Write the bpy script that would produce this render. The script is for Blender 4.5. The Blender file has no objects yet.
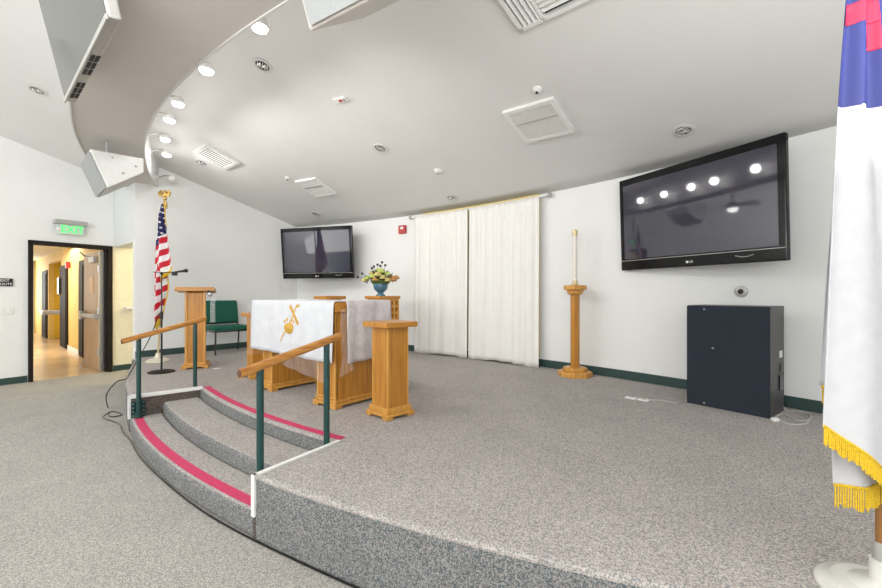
import bpy, bmesh, math, random
from mathutils import Vector, Matrix
random.seed(7)
S = bpy.context.scene
COL = S.collection
pi = math.pi
def rad(a): return a*pi/180

# ------------------------------------------------------------ camera, world, lights, exposure
cam = bpy.data.cameras.new('camera'); cam.lens = 410/882*36; cam.sensor_width = 36; cam.clip_start = .05
co = bpy.data.objects.new('camera', cam); COL.objects.link(co)
co.location = (0, 0, 1.4); co.rotation_euler = (pi/2, 0, 0); S.camera = co
w = bpy.data.worlds.new('world'); S.world = w; w.use_nodes = True
w.node_tree.nodes['Background'].inputs[0].default_value = (.85, .93, 1, 1)
w.node_tree.nodes['Background'].inputs[1].default_value = 1.0
S.view_settings.view_transform = 'Standard'; S.view_settings.look = 'None'
S.view_settings.gamma = 1; S.view_settings.use_curve_mapping = False
S.view_settings.exposure = 0.46

def lamp(name, kind, loc, energy, target=None, size=None, color=(1, 1, 1), spot=None, radius=.05):
    l = bpy.data.lights.new(name, kind); l.energy = energy; l.color = color
    if kind == 'AREA':
        l.shape = 'RECTANGLE'; l.size, l.size_y = size
    else:
        l.shadow_soft_size = radius
    if kind == 'SPOT': l.spot_size = rad(spot); l.spot_blend = .8
    o = bpy.data.objects.new(name, l); COL.objects.link(o); o.location = loc
    if target:
        o.rotation_euler = (Vector(target)-Vector(loc)).to_track_quat('-Z', 'Y').to_euler()
    return o
# area lamps added out of view to fill the main room
lamp('window_daylight', 'AREA', (-2.5, -5.7, 2.3), 240, (-1.5, 3, 4.0), (11, 3.2), (.95, .98, 1))  # fill added inside the unseen rear windows, tilted up to the ceiling
lamp('cove_uplight', 'AREA', (-1.5, -2.2, 2.3), 350, (-2.0, -1.4, 5), (9, 2.5), (1, .99, .97))  # upward fill added behind the camera to brighten the ceiling
lamp('cove_uplight', 'AREA', (-9.0, 1.5, 2.3), 60, (-8.6, 1.8, 5), (2, 5), (1, .99, .97))  # second upward fill, added at the left of the room
lamp('room_ceiling_light', 'AREA', (-6.5, .6, 4.35), 120, (-6.5, .6, 0), (5, 4), (1, .99, .97))  # downward fill added below the ceiling, no fitting there
lamp('room_ceiling_light', 'AREA', (-1.0, -2.6, 4.1), 60, (-1.0, -2.2, 0), (5, 3), (1, .98, .96))  # another added downward fill, behind the camera
lamp('hall_light', 'AREA', (-9.9, 9.6, 2.5), 80, (-9.9, 9.6, 0), (3.2, 1.2), (1, .93, .78))
lamp('passage_light', 'POINT', (-4.6, 8.5, 2.6), 50, color=(1, .84, .5), radius=.15)

# ------------------------------------------------------------ materials
def mat(name, c, rough=.6, metal=0, c2=None, scale=20, stretch=None, detail=4, bump=0, bscale=None, emit=None, es=0, alpha=1, trans=0, spec=None, contrast=(.35, .65), sheen=0):
    m = bpy.data.materials.new(name); m.use_nodes = True
    nt = m.node_tree; b = nt.nodes['Principled BSDF']
    b.inputs['Base Color'].default_value = (*c, 1); b.inputs['Roughness'].default_value = rough
    b.inputs['Metallic'].default_value = metal
    if spec is not None: b.inputs['Specular IOR Level'].default_value = spec
    if alpha < 1: b.inputs['Alpha'].default_value = alpha
    if trans: b.inputs['Transmission Weight'].default_value = trans
    if sheen: b.inputs['Sheen Weight'].default_value = sheen
    if emit: b.inputs['Emission Color'].default_value = (*emit, 1); b.inputs['Emission Strength'].default_value = es
    tc = nt.nodes.new('ShaderNodeTexCoord'); mp = nt.nodes.new('ShaderNodeMapping')
    nt.links.new(tc.outputs['Object'], mp.inputs[0])
    if stretch: mp.inputs['Scale'].default_value = stretch
    n = nt.nodes.new('ShaderNodeTexNoise'); n.inputs['Scale'].default_value = scale; n.inputs['Detail'].default_value = detail
    nt.links.new(mp.outputs[0], n.inputs['Vector'])
    c2 = c2 or tuple(x*.94 for x in c)
    r = nt.nodes.new('ShaderNodeValToRGB')
    r.color_ramp.elements[0].position = contrast[0]; r.color_ramp.elements[1].position = contrast[1]
    r.color_ramp.elements[0].color = (*c2, 1); r.color_ramp.elements[1].color = (*c, 1)
    nt.links.new(n.outputs['Fac'], r.inputs[0]); nt.links.new(r.outputs[0], b.inputs['Base Color'])
    if bump:
        n2 = nt.nodes.new('ShaderNodeTexNoise'); n2.inputs['Scale'].default_value = bscale or scale*4
        nt.links.new(mp.outputs[0], n2.inputs['Vector'])
        bp = nt.nodes.new('ShaderNodeBump'); bp.inputs['Strength'].default_value = bump; bp.inputs['Distance'].default_value = .01
        nt.links.new(n2.outputs['Fac'], bp.inputs['Height']); nt.links.new(bp.outputs[0], b.inputs['Normal'])
    return m

def carpet(name, stops, scale=190, bump=.45):
    m = bpy.data.materials.new(name); m.use_nodes = True
    nt = m.node_tree; b = nt.nodes['Principled BSDF']; b.inputs['Roughness'].default_value = .95
    b.inputs['Specular IOR Level'].default_value = .1
    tc = nt.nodes.new('ShaderNodeTexCoord')
    v = nt.nodes.new('ShaderNodeTexVoronoi'); v.inputs['Scale'].default_value = scale
    nt.links.new(tc.outputs['Object'], v.inputs['Vector'])
    sp = nt.nodes.new('ShaderNodeSeparateColor'); nt.links.new(v.outputs['Color'], sp.inputs[0])
    r = nt.nodes.new('ShaderNodeValToRGB'); r.color_ramp.interpolation = 'CONSTANT'
    e = r.color_ramp.elements
    e[0].position = 0; e[0].color = (*stops[0], 1); e[1].position = 1/len(stops); e[1].color = (*stops[1], 1)
    for i in range(2, len(stops)):
        x = e.new(i/len(stops)); x.color = (*stops[i], 1)
    nt.links.new(sp.outputs[0], r.inputs[0])
    n = nt.nodes.new('ShaderNodeTexNoise'); n.inputs['Scale'].default_value = 2.2; n.inputs['Detail'].default_value = 5
    nt.links.new(tc.outputs['Object'], n.inputs['Vector'])
    mr = nt.nodes.new('ShaderNodeMapRange'); mr.inputs[3].default_value = .88; mr.inputs[4].default_value = 1.12
    nt.links.new(n.outputs['Fac'], mr.inputs[0])
    mx = nt.nodes.new('ShaderNodeMix'); mx.data_type = 'RGBA'; mx.blend_type = 'MULTIPLY'; mx.inputs[0].default_value = 1
    nt.links.new(r.outputs[0], mx.inputs[6]); nt.links.new(mr.outputs[0], mx.inputs[7])
    nt.links.new(mx.outputs[2], b.inputs['Base Color'])
    bp = nt.nodes.new('ShaderNodeBump'); bp.inputs['Strength'].default_value = bump; bp.inputs['Distance'].default_value = .006
    nt.links.new(v.outputs['Distance'], bp.inputs['Height']); nt.links.new(bp.outputs[0], b.inputs['Normal'])
    return m

M = {}
M['carpet_floor'] = carpet('room_carpet', [(.36, .345, .315), (.44, .425, .39), (.25, .24, .22), (.50, .48, .445), (.27, .275, .265), (.41, .38, .345)])
M['carpet_stage'] = carpet('stage_carpet', [(.395, .365, .345), (.475, .44, .415), (.27, .25, .24), (.54, .50, .47), (.24, .255, .26), (.44, .385, .36)])
M['carpet_riser'] = carpet('riser_carpet', [(.20, .20, .198), (.27, .27, .265), (.12, .13, .133), (.33, .325, .315), (.09, .12, .13), (.23, .20, .195)])  # stage carpet again, with the shade of upright faces in its colours
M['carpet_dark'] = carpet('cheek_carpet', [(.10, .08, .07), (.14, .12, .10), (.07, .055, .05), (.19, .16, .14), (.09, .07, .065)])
M['wall'] = mat('wall_paint', (.81, .815, .80), .8, c2=(.795, .80, .785), scale=3, bump=.12, bscale=70)
M['wall_blue'] = mat('cool_wall_paint', (.76, .785, .78), .8, c2=(.745, .77, .765), scale=3, bump=.12, bscale=70)
M['ceiling'] = mat('ceiling_paint', (.74, .735, .72), .85, c2=(.725, .72, .705), scale=2, bump=.12, bscale=60)
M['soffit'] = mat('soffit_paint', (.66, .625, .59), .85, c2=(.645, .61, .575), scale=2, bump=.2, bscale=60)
M['white'] = mat('white_enamel', (.82, .82, .80), .4)
M['offwhite'] = mat('vent_enamel', (.70, .69, .67), .5)
M['green_base'] = mat('green_rubber', (.028, .062, .056), .5)
M['oak'] = mat('honey_oak', (.56, .255, .038), .36, c2=(.38, .15, .018), scale=6, stretch=(7, 7, .5), detail=8, contrast=(.3, .7))
M['oak_light'] = mat('light_oak', (.65, .34, .075), .36, c2=(.50, .23, .04), scale=6, stretch=(7, 7, .6), detail=8)
M['oak_h'] = mat('oak_tops', (.56, .255, .04), .33, c2=(.40, .16, .02), scale=6, stretch=(.7, 7, 7), detail=8)
M['rail'] = mat('rail_oak', (.60, .29, .065), .28, c2=(.36, .14, .025), scale=5, stretch=(1, 1, 8), detail=6)
M['railend'] = mat('rail_end_grain', (.12, .05, .025), .6)
M['door'] = mat('door_oak', (.50, .31, .15), .4, c2=(.38, .22, .10), scale=5, stretch=(8, 8, .4), detail=8)
M['greenpost'] = mat('green_enamel_steel', (.010, .055, .052), .35, spec=.5)
M['frame_dark'] = mat('dark_bronze_frame', (.018, .013, .010), .7, spec=.2)
M['steel'] = mat('steel', (.55, .56, .57), .3, .9)
M['chrome'] = mat('chrome', (.8, .8, .8), .12, 1)
M['black'] = mat('black_plastic', (.008, .008, .009), .35)
M['gloss'] = mat('gloss_black', (.006, .006, .007), .10, spec=.25)
M['screen'] = mat('television_glass', (.030, .030, .052), .04, spec=1.0)
M['screen_grey'] = mat('silver_coated_screen', (.10, .11, .10), .12, spec=1.0, metal=.35)  # dark glass; the reflected grey of the room is put into its colour
M['silver'] = mat('silver_plastic', (.45, .44, .42), .35, .3)
M['speaker_blue'] = mat('blue_black_grille_cloth', (.020, .028, .042), .9, c2=(.012, .018, .030), scale=300, bump=.2)
M['speaker_side'] = mat('black_vinyl', (.06, .06, .062), .4, bump=.2, bscale=250)
M['spk_white'] = mat('white_cabinet_paint', (.66, .66, .64), .5)
M['spk_cream'] = mat('cream_cabinet_paint', (.66, .62, .57), .5)
M['spk_grille'] = mat('grey_grille', (.36, .37, .37), .7, c2=(.28, .29, .29), scale=200)
M['curtain'] = mat('ivory_curtain', (.83, .82, .785), .9, c2=(.81, .80, .765), scale=8, bump=.15, bscale=200)
M['yellow_wall'] = mat('yellow_wall_paint', (.78, .56, .18), .7)
M['yellow_deep'] = mat('mustard_wall_paint', (.75, .50, .04), .7)
M['pale_yellow'] = mat('pale_yellow_paint', (.80, .66, .34), .7)  # warm glow behind the curtains, given as a colour
M['cream_wall'] = mat('cream_wall_paint', (.80, .74, .58), .75)
M['hall_floor'] = mat('vinyl_floor', (.62, .45, .28), .25, c2=(.52, .37, .22), scale=1.2, detail=6)
M['pink'] = mat('pink_tape', (.60, .04, .13), .7, c2=(.5, .03, .10), scale=40)
M['redplastic'] = mat('red_plastic', (.50, .02, .02), .35)
M['cloth'] = mat('white_linen', (.66, .675, .70), .85, c2=(.61, .625, .66), scale=10, bump=.25, bscale=25)
M['runner'] = mat('sheer_lace_runner', (.66, .62, .62), .9, c2=(.55, .51, .51), scale=12, bump=.5, bscale=30)
M['gold_thread'] = mat('gold_embroidery', (.72, .44, .07), .4, .3, c2=(.55, .3, .04), scale=80)
M['plastic_film'] = mat('clear_plastic_film', (.9, .9, .92), .08, alpha=.13, spec=1.0, bump=1.0, bscale=30)
M['chair_green'] = mat('green_upholstery', (.008, .115, .075), .85, c2=(.006, .085, .055), scale=90, bump=.2)
M['chair_black'] = mat('bronze_tube', (.03, .025, .022), .4, .4)
M['vase'] = mat('blue_glaze', (.075, .20, .28), .22, c2=(.05, .14, .22), scale=8)
M['leaf'] = mat('green_leaves', (.10, .16, .03), .6, c2=(.05, .09, .02), scale=40)
M['petal_y'] = mat('pale_yellow_petals', (.66, .56, .24), .7, c2=(.45, .36, .12), scale=50)
M['petal_g'] = mat('lime_petals', (.50, .58, .16), .7)
M['petal_o'] = mat('amber_petals', (.60, .32, .10), .7, c2=(.38, .16, .05), scale=50)
M['berry'] = mat('dark_berries', (.03, .03, .04), .4)
M['candle'] = mat('candle_wax', (.80, .76, .68), .45)
M['gold'] = mat('polished_gold', (.80, .56, .20), .18, 1)
M['gold_dull'] = mat('gold_paint', (.62, .50, .28), .35, .5)
M['base_cream'] = mat('cream_cast_base', (.68, .66, .52), .35, .2)
M['base_white'] = mat('pearl_cast_base', (.74, .73, .68), .3, .15)
M['flag_red'] = mat('flag_red', (.55, .012, .03), .8)
M['flag_white'] = mat('flag_white', (.80, .80, .81), .85)
M['flag_blue'] = mat('flag_navy', (.022, .02, .11), .85)
M['cf_white'] = mat('satin_white', (.62, .62, .65), .6)
M['cf_blue'] = mat('satin_blue', (.022, .03, .17), .6)
M['cf_red'] = mat('satin_red', (.55, .015, .06), .6)
M['fringe'] = mat('yellow_fringe', (.85, .58, .02), .7, c2=(.65, .40, .01), scale=150)
M['pole_wood'] = mat('brown_pole', (.30, .14, .04), .35)
M['greycable'] = mat('grey_cable', (.50, .49, .47), .5)
M['sign_white'] = mat('clear_acrylic', (.62, .70, .64), .15, spec=.6)
M['sign_green'] = mat('lit_green_letters', (.02, .5, .08), .5, emit=(.03, .85, .12), es=1.0)
M['bulb'] = mat('lit_bulb', (1, 1, 1), .5, emit=(1, .98, .94), es=8)
M['darkhole'] = mat('dark_recess', (.03, .03, .03), .8)
M['glass'] = mat('window_glass', (.9, .95, .95), .02, alpha=.25)

# ------------------------------------------------------------ mesh helpers
class MB:
    def __init__(s): s.v = []; s.f = []; s.mi = []; s.mx = Matrix.Identity(4)
    def add(s, vs, fs, mi=0):
        o = len(s.v); s.v += [s.mx @ Vector(p) for p in vs]; s.f += [tuple(i+o for i in f) for f in fs]; s.mi += [mi]*len(fs); return s
    def box(s, x0, y0, z0, x1, y1, z1, mi=0):
        return s.add([(x0,y0,z0),(x1,y0,z0),(x1,y1,z0),(x0,y1,z0),(x0,y0,z1),(x1,y0,z1),(x1,y1,z1),(x0,y1,z1)],
                     [(0,3,2,1),(4,5,6,7),(0,1,5,4),(1,2,6,5),(2,3,7,6),(3,0,4,7)], mi)
    def cbox(s, c, sz, mi=0):
        return s.box(c[0]-sz[0]/2, c[1]-sz[1]/2, c[2]-sz[2]/2, c[0]+sz[0]/2, c[1]+sz[1]/2, c[2]+sz[2]/2, mi)
    def prism(s, poly, z0, z1, mi=0):   # z1 may be a function of (x,y)
        n = len(poly); zf = z1 if callable(z1) else (lambda x, y: z1); z0f = z0 if callable(z0) else (lambda x, y: z0)
        vs = [(x, y, z0f(x, y)) for x, y in poly]+[(x, y, zf(x, y)) for x, y in poly]
        fs = [tuple(range(n-1, -1, -1)), tuple(range(n, 2*n))]+[(i, (i+1) % n, n+(i+1) % n, n+i) for i in range(n)]
        return s.add(vs, fs, mi)
    def tube(s, pts, r, n=10, mi=0, caps=True):
        pts = [Vector(p) for p in pts]; rs = r if isinstance(r, (list, tuple)) else [r]*len(pts)
        vs = []; fs = []; up = None
        for i, p in enumerate(pts):
            d = (pts[min(i+1, len(pts)-1)]-pts[max(i-1, 0)]).normalized()
            if up is None:
                up = Vector((0, 0, 1)) if abs(d.z) < .9 else Vector((1, 0, 0))
            a = d.cross(up).normalized(); b = a.cross(d).normalized(); up = b
            for k in range(n):
                t = 2*pi*k/n; vs.append(p+(a*math.cos(t)+b*math.sin(t))*rs[i])
        for i in range(len(pts)-1):
            for k in range(n):
                fs.append((i*n+k, (i+1)*n+k, (i+1)*n+(k+1) % n, i*n+(k+1) % n))
        if caps: fs += [tuple(range(n)), tuple(range((len(pts)-1)*n+n-1, (len(pts)-1)*n-1, -1))]
        return s.add(vs, fs, mi)
    def lathe(s, prof, n=24, c=(0, 0), mi=0, phase=0):   # prof [(r,z)]
        vs = [(c[0]+r*math.cos(2*pi*k/n+phase), c[1]+r*math.sin(2*pi*k/n+phase), z) for r, z in prof for k in range(n)]
        fs = [(i*n+k, i*n+(k+1) % n, (i+1)*n+(k+1) % n, (i+1)*n+k) for i in range(len(prof)-1) for k in range(n)]
        fs += [tuple(range(n-1, -1, -1)), tuple(range((len(prof)-1)*n, len(prof)*n))]
        return s.add(vs, fs, mi)
    def ball(s, c, r, sc=(1, 1, 1), n=10, m=6, mi=0):
        vs = []; fs = []
        for j in range(m+1):
            t = pi*j/m
            for k in range(n):
                a = 2*pi*k/n; rr = max(math.sin(t), 1e-3)
                vs.append((c[0]+r*sc[0]*rr*math.cos(a), c[1]+r*sc[1]*rr*math.sin(a), c[2]-r*sc[2]*math.cos(t)))
        fs = [(j*n+k, j*n+(k+1) % n, (j+1)*n+(k+1) % n, (j+1)*n+k) for j in range(m) for k in range(n)]
        return s.add(vs, fs, mi)
    def build(s, name, m, parent=None, bevel=0, smooth=False, seg=2, solid=0, fix=True):
        me = bpy.data.meshes.new(name); me.from_pydata([tuple(p) for p in s.v], [], s.f)
        for x in (m if isinstance(m, (list, tuple)) else [m]): me.materials.append(M[x])
        for p, i in zip(me.polygons, s.mi): p.material_index = i; p.use_smooth = smooth
        if fix:
            b = bmesh.new(); b.from_mesh(me); bmesh.ops.recalc_face_normals(b, faces=b.faces); b.to_mesh(me); b.free()
        if smooth: 
            try: me.set_sharp_from_angle(angle=rad(40))
            except Exception: pass
        o = bpy.data.objects.new(name, me); COL.objects.link(o)
        if parent: o.parent = parent
        if solid:
            q = o.modifiers.new('s', 'SOLIDIFY'); q.thickness = solid; q.offset = 0
        if bevel:
            q = o.modifiers.new('b', 'BEVEL'); q.width = bevel; q.segments = seg; q.limit_method = 'ANGLE'; q.angle_limit = rad(35)
        return o
def tag(o, label, cat, group=None, kind=None):
    if label: o['label'] = label
    if cat: o['category'] = cat
    if group: o['group'] = group
    if kind: o['kind'] = kind
    return o
def thing(name, label, cat, loc=(0, 0, 0), rz=0, group=None, kind=None):
    o = bpy.data.objects.new(name, None); COL.objects.link(o); o.empty_display_size = .1
    o.location = loc; o.rotation_euler = (0, 0, rz)
    return tag(o, label, cat, group, kind)
def struct(o, label=None): o['kind'] = 'structure'; o['label'] = label or o.name.replace('_', ' '); return o
def copy_tree(o, parent=None):
    c = o.copy(); COL.objects.link(c); c.parent = parent
    for ch in list(o.children): copy_tree(ch, c)
    return c
def text_mesh(name, txt, size, m, parent, mx, depth=.002, align='CENTER', sx=1):
    cu = bpy.data.curves.new(name, 'FONT'); cu.body = txt; cu.size = size; cu.extrude = depth
    cu.align_x = align; cu.align_y = 'CENTER'
    t = bpy.data.objects.new('tmp', cu); COL.objects.link(t)
    bpy.context.view_layer.update()
    me = bpy.data.meshes.new_from_object(t.evaluated_get(bpy.context.evaluated_depsgraph_get()))
    bpy.data.objects.remove(t)
    me.transform(mx @ Matrix.Diagonal((sx, 1, 1, 1))); me.materials.clear(); me.materials.append(M[m])
    o = bpy.data.objects.new(name, me); COL.objects.link(o); o.parent = parent; return o
# text standing upright, read from the local -y side
UP = Matrix.Rotation(pi/2, 4, 'X')

# ------------------------------------------------------------ room geometry
BC = (-8.0, -3.74); BR = 13.43               # back wall arc
SC = (3.75, 10.0); SR = 9.05                 # stage front arc
FC = (4.653, 11.222); FR = 10.353            # soffit inner edge arc
HP = .37                                     # stage height
def ceil_z(x, y):
    d = BR-math.hypot(x-BC[0], y-BC[1]); return 2.83+.3*min(max(d, -.3), 7)
def pol(c, r, a): return (c[0]+r*math.cos(rad(a)), c[1]+r*math.sin(rad(a)))
def bearing(k, off=0):      # point on the back wall (off metres in front) on the bearing x = k*y, and the wall's angle
    R = BR-off; a = k*k+1; b = -2*(k*BC[0]+BC[1]); c = BC[0]**2+BC[1]**2-R*R
    y = (-b+math.sqrt(b*b-4*a*c))/(2*a); x = k*y
    return x, y, math.atan2(y-BC[1], x-BC[0])

# floor
b = MB(); b.prism([(-15.6, -6.2), (5.6, -6.2), (5.6, 10.2), (-3, 10.2), (-5.0, 9.4), (-6.03, 7.33)][:5]+[(-4.95, 8.86)]+[(-15.6, -6.45)][:0], -.1, 0)
b = MB()
b.prism([(-15.35, -6.1), (5.5, -6.1), (5.5, 9.6), (-4.2, 9.9), (-6.57, 6.52)], -.1, 0)
struct(b.build('floor', 'carpet_floor'), 'grey beige carpet of the main room')
# ceiling: shallow cone
b = MB(); nr = 46; na = 110; vs = []; fs = []
for i in range(nr+1):
    r = .5+(13.5-.5)*i/nr
    for j in range(na+1):
        a = -14+(214)*j/na; x, y = pol(BC, r, a); vs.append((x, y, ceil_z(x, y)))
for i in range(nr):
    for j in range(na):
        p = i*(na+1)+j; fs.append((p, p+1, p+na+2, p+na+1))
b.add(vs, fs); o = b.build('ceiling', 'ceiling', smooth=True, solid=0.02); struct(o, 'white sloping ceiling')
for p in o.data.polygons: p.use_smooth = True
# back wall
ai = [-13+(69.5+13)*i/90 for i in range(91)]
def arcwall(c, r0, r1, angs, z0, z1, mb=None):
    mb = mb or MB()
    for a, a2 in zip(angs, angs[1:]):
        mb.prism([pol(c, r0, a), pol(c, r1, a), pol(c, r1, a2), pol(c, r0, a2)], z0, z1)
    return mb
def arcsolid(c, r0, r1, angs, z0, z1, mb=None):     # one closed polygon swept up
    mb = mb or MB(); n = len(angs); vs = []
    for a in angs:
        for r in (r0, r1):
            x, y = pol(c, r, a)
            vs.append((x, y, z0(x, y) if callable(z0) else z0)); vs.append((x, y, z1(x, y) if callable(z1) else z1))
    fs = []
    for i in range(n-1):
        p = i*4; q = p+4
        fs += [(p, q, q+1, p+1), (p+2, p+3, q+3, q+2), (p+1, q+1, q+3, p+3), (p, p+2, q+2, q)]
    fs += [(0, 1, 3, 2), ((n-1)*4, (n-1)*4+2, (n-1)*4+3, (n-1)*4+1)]
    return mb.add(vs, fs)
o = arcsolid(BC, BR, BR+.15, ai, 0, lambda x, y: ceil_z(x, y)+.02).build('wall_back', 'wall', smooth=True); struct(o, 'curved white wall behind the stage')
# stage left wall
LW0 = Vector((-4.93, 6.61)); LW1 = Vector((-3.07, 8.75)); ld = (LW1-LW0).normalized(); ln = Vector((-ld.y, ld.x))
def seg_wall(p, q, t, z0=0, z1=None, n=8, mb=None):
    p = Vector(p); q = Vector(q); d = (q-p).normalized(); nn = Vector((-d.y, d.x))*t; mb = mb or MB()
    vs = []; 
    for i in range(n+1):
        for k in (p.lerp(q, i/n), p.lerp(q, i/n)+nn):
            vs += [(k.x, k.y, z0), (k.x, k.y, (z1 if z1 is not None else ceil_z(k.x, k.y)+.02))]
    fs = []
    for i in range(n):
        a = i*4; c = a+4
        fs += [(a, c, c+1, a+1), (a+2, a+3, c+3, c+2), (a+1, c+1, c+3, a+3), (a, a+2, c+2, c)]
    fs += [(0, 1, 3, 2), (n*4, n*4+2, n*4+3, n*4+1)]
    return mb.add(vs, fs)
struct(seg_wall(LW0, LW1+ld*.1, .16).build('wall_stage_left', 'wall'), 'white wall left of the stage')
# door wall
DO = Vector((-6.57, 6.52)); dd = Vector((.571, .821)).normalized(); dn = Vector((-dd.y, dd.x))
def dw(t, n=0): p = DO+dd*t+dn*n; return (p.x, p.y)
mb = MB()
seg_wall(dw(-15.2), dw(.02), .16, n=20, mb=mb); seg_wall(dw(1.065), dw(3.6), .16, mb=mb)
seg_wall(dw(.02), dw(1.065), .16, z0=2.235, n=2, mb=mb)
struct(mb.build('wall_left', 'wall'), 'white wall with the hallway door')
# end wall of the passage behind the stage wall
struct(seg_wall((-3.1, 9.1), dw(3.5), -.12).build('wall_passage', 'cream_wall'), 'cream wall closing the side passage')
b = MB(); p0 = dw(1.085, -.004); p1 = dw(3.4, -.004)
b.prism([p0, p1, dw(3.4, -.010), dw(1.085, -.010)], .0, 2.26)
struct(b.build('wall_passage_side', 'cream_wall'), 'cream lit side wall of the passage')
# header over the passage
b = MB(); h0 = Vector(dw(1.12, -.011)); h1 = LW0+ln*.02
b.prism([tuple(h0), tuple(h1), tuple(h1+ld*.28), tuple(h0+dd*.28)], 2.25, lambda x, y: ceil_z(x, y)+.01)
struct(b.build('wall_header', 'wall_blue'), 'white header above the passage opening')
# small cap ledge in the passage
o = MB(); a = dw(1.25, -.02); c = dw(1.62, -.02)
o.prism([a, c, dw(1.62, -.12), dw(1.25, -.12)], 1.12, 1.16)
tag(o.build('wall_ledge', 'white', bevel=.005), 'small white ledge on the cream wall beside the hallway door', 'ledge')

# rear wall with windows, unseen but lights the room
mb = MB(); wins = [(-13.5, -10.3), (-9.3, -5.9), (-4.9, -1.5), (-.5, 2.9)]
xs = -15.4
for x0, x1 in wins+[(5.4, None)]:
    seg_wall((x0, -6.0), (xs, -6.0), .15, z0=0, n=4, mb=mb); xs = x1
    if x1: mb.box(x0, -6.15, 0, x1, -6.0, .9); seg_wall((x1, -6.0), (x0, -6.0), .15, z0=3.3, n=4, mb=mb)
struct(mb.build('wall_rear', 'wall'), 'white rear wall with windows')
for i, (x0, x1) in enumerate(wins):
    r = MB()
    for xx in (x0, (x0+x1)/2-.03, x1-.06): r.box(xx, -6.12, .9, xx+.06, -6.04, 3.3)
    r.box(x0, -6.12, .9, x1, -6.04, .96); r.box(x0, -6.12, 3.24, x1, -6.04, 3.3)
    wo = r.build('window_%d' % (i+1), 'white'); struct(wo, 'white framed rear window')
    g = MB(); g.box(x0+.05, -6.09, .95, x1-.05, -6.08, 3.25); g.build('window_glass', 'glass', wo)

# ------------------------------------------------------------ stage
A0, A1 = 220.2, 237.95           # steps between these angles of the front arc
RS = 8.42
pts = [pol(SC, SR, 275.4-(275.4-A1)*i/24) for i in range(25)]
pts += [pol(SC, RS, A1-(A1-A0)*i/16) for i in range(17)]
pts += [pol(SC, SR+.2*(i/12)**1.6, A0-(A0-202.3)*i/12) for i in range(13)]
pts += [(-4.98, 6.60), (-3.1, 8.72)]
pts += [pol(BC, BR-.002, 68.0-(68.0-22.5)*i/40) for i in range(41)]
bm = bmesh.new(); f = bm.faces.new([bm.verts.new((x, y, HP)) for x, y in pts]); 
top = [f]; ext = bmesh.ops.extrude_face_region(bm, geom=[f]); vv = [e for e in ext['geom'] if isinstance(e, bmesh.types.BMVert)]
for v in vv: v.co.z = 0
bmesh.ops.recalc_face_normals(bm, faces=bm.faces)
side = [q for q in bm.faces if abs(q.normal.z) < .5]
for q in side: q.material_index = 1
bmesh.ops.bevel(bm, geom=[e for e in bm.edges if all(v.co.z > .3 for v in e.verts)], offset=.025, segments=3, affect='EDGES')
bmesh.ops.triangulate(bm, faces=[q for q in bm.faces if len(q.verts) > 4])
me = bpy.data.meshes.new('stage_platform'); bm.to_mesh(me); bm.free()
me.materials.append(M['carpet_stage']); me.materials.append(M['carpet_riser'])
o = bpy.data.objects.new('stage_platform', me); COL.objects.link(o); struct(o, 'low carpeted stage with curved front')
def sector(r0, r1, z1, name, z0=0.0):
    n = 16; an = [A0+(A1-A0)*i/n for i in range(n+1)]
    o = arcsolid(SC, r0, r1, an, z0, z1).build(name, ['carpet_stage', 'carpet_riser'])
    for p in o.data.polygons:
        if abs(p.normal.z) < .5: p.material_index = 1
    q = o.modifiers.new('b', 'BEVEL'); q.width = .028; q.segments = 3; q.limit_method = 'ANGLE'; q.angle_limit = rad(50)
    return o
struct(sector(RS+.345, SR, .15, 'stage_step'), 'lower curved carpeted step with pink edge')
struct(sector(RS+.002, RS+.345, .26, 'stage_step'), 'upper curved carpeted step')
def tape(r0, r1, z, a0, a1, name, label):
    o = arcsolid(SC, r0, r1, [a0+(a1-a0)*i/30 for i in range(31)], z+.001, z+.004).build(name, 'pink'); tag(o, label, 'tape'); return o
tape(SR-.105, SR-.035, .15, A0+.15, A1-.1, 'edge_tape', 'pink warning tape along the edge of the lowest step')
tape(RS-.085, RS-.025, HP, A0+.4, A1-.1, 'edge_tape', 'pink warning tape along the stage edge above the steps')
# step cheeks: dark carpet skins and white nosing
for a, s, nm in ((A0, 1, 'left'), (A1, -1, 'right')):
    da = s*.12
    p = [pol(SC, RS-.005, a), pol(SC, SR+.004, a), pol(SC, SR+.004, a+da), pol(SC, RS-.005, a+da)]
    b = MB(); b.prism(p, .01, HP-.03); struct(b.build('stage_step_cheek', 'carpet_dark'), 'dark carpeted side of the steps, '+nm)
    b = MB(); da2 = s*.17; db = -s*.03
    q = [pol(SC, RS-.02, a+db), pol(SC, SR+.012, a+db), pol(SC, SR+.012, a+da2), pol(SC, RS-.02, a+da2)]
    b.prism(q, HP-.032, HP+.004)
    q2 = [pol(SC, SR-.012, a+db), pol(SC, SR+.014, a+db), pol(SC, SR+.014, a+da2), pol(SC, SR-.012, a+da2)]
    b.prism(q2, .135, HP+.004)
    struct(b.build('trim_1' if nm == 'left' else 'trim_2', 'white', bevel=.003), 'white edge trim on the %s side of the steps' % nm)

# baseboards
def basearc(a0, a1, name, z0):
    o = arcsolid(BC, BR-.012, BR-.001, [a0+(a1-a0)*i/40 for i in range(41)], z0, z0+.105).build(name, 'green_base'); struct(o, 'dark green rubber baseboard'); return o
basearc(22.6, 68, 'baseboard_back', HP)
q = LW0+ld*.0; seg_wall(LW0-ln*.012, LW1-ln*.012, .011, z0=HP, z1=HP+.105).build('baseboard_stage_left', 'green_base')
struct(bpy.data.objects['baseboard_stage_left'], 'dark green baseboard left of the stage')
mb = MB(); seg_wall(dw(-15, -.012), dw(-.01, -.012), .011, z0=0, z1=.105, mb=mb); seg_wall(dw(1.1, -.022), dw(3.3, -.022), .011, z0=0, z1=.105, mb=mb)
struct(mb.build('baseboard_left', 'green_base'), 'dark green baseboard of the door wall')

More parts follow.
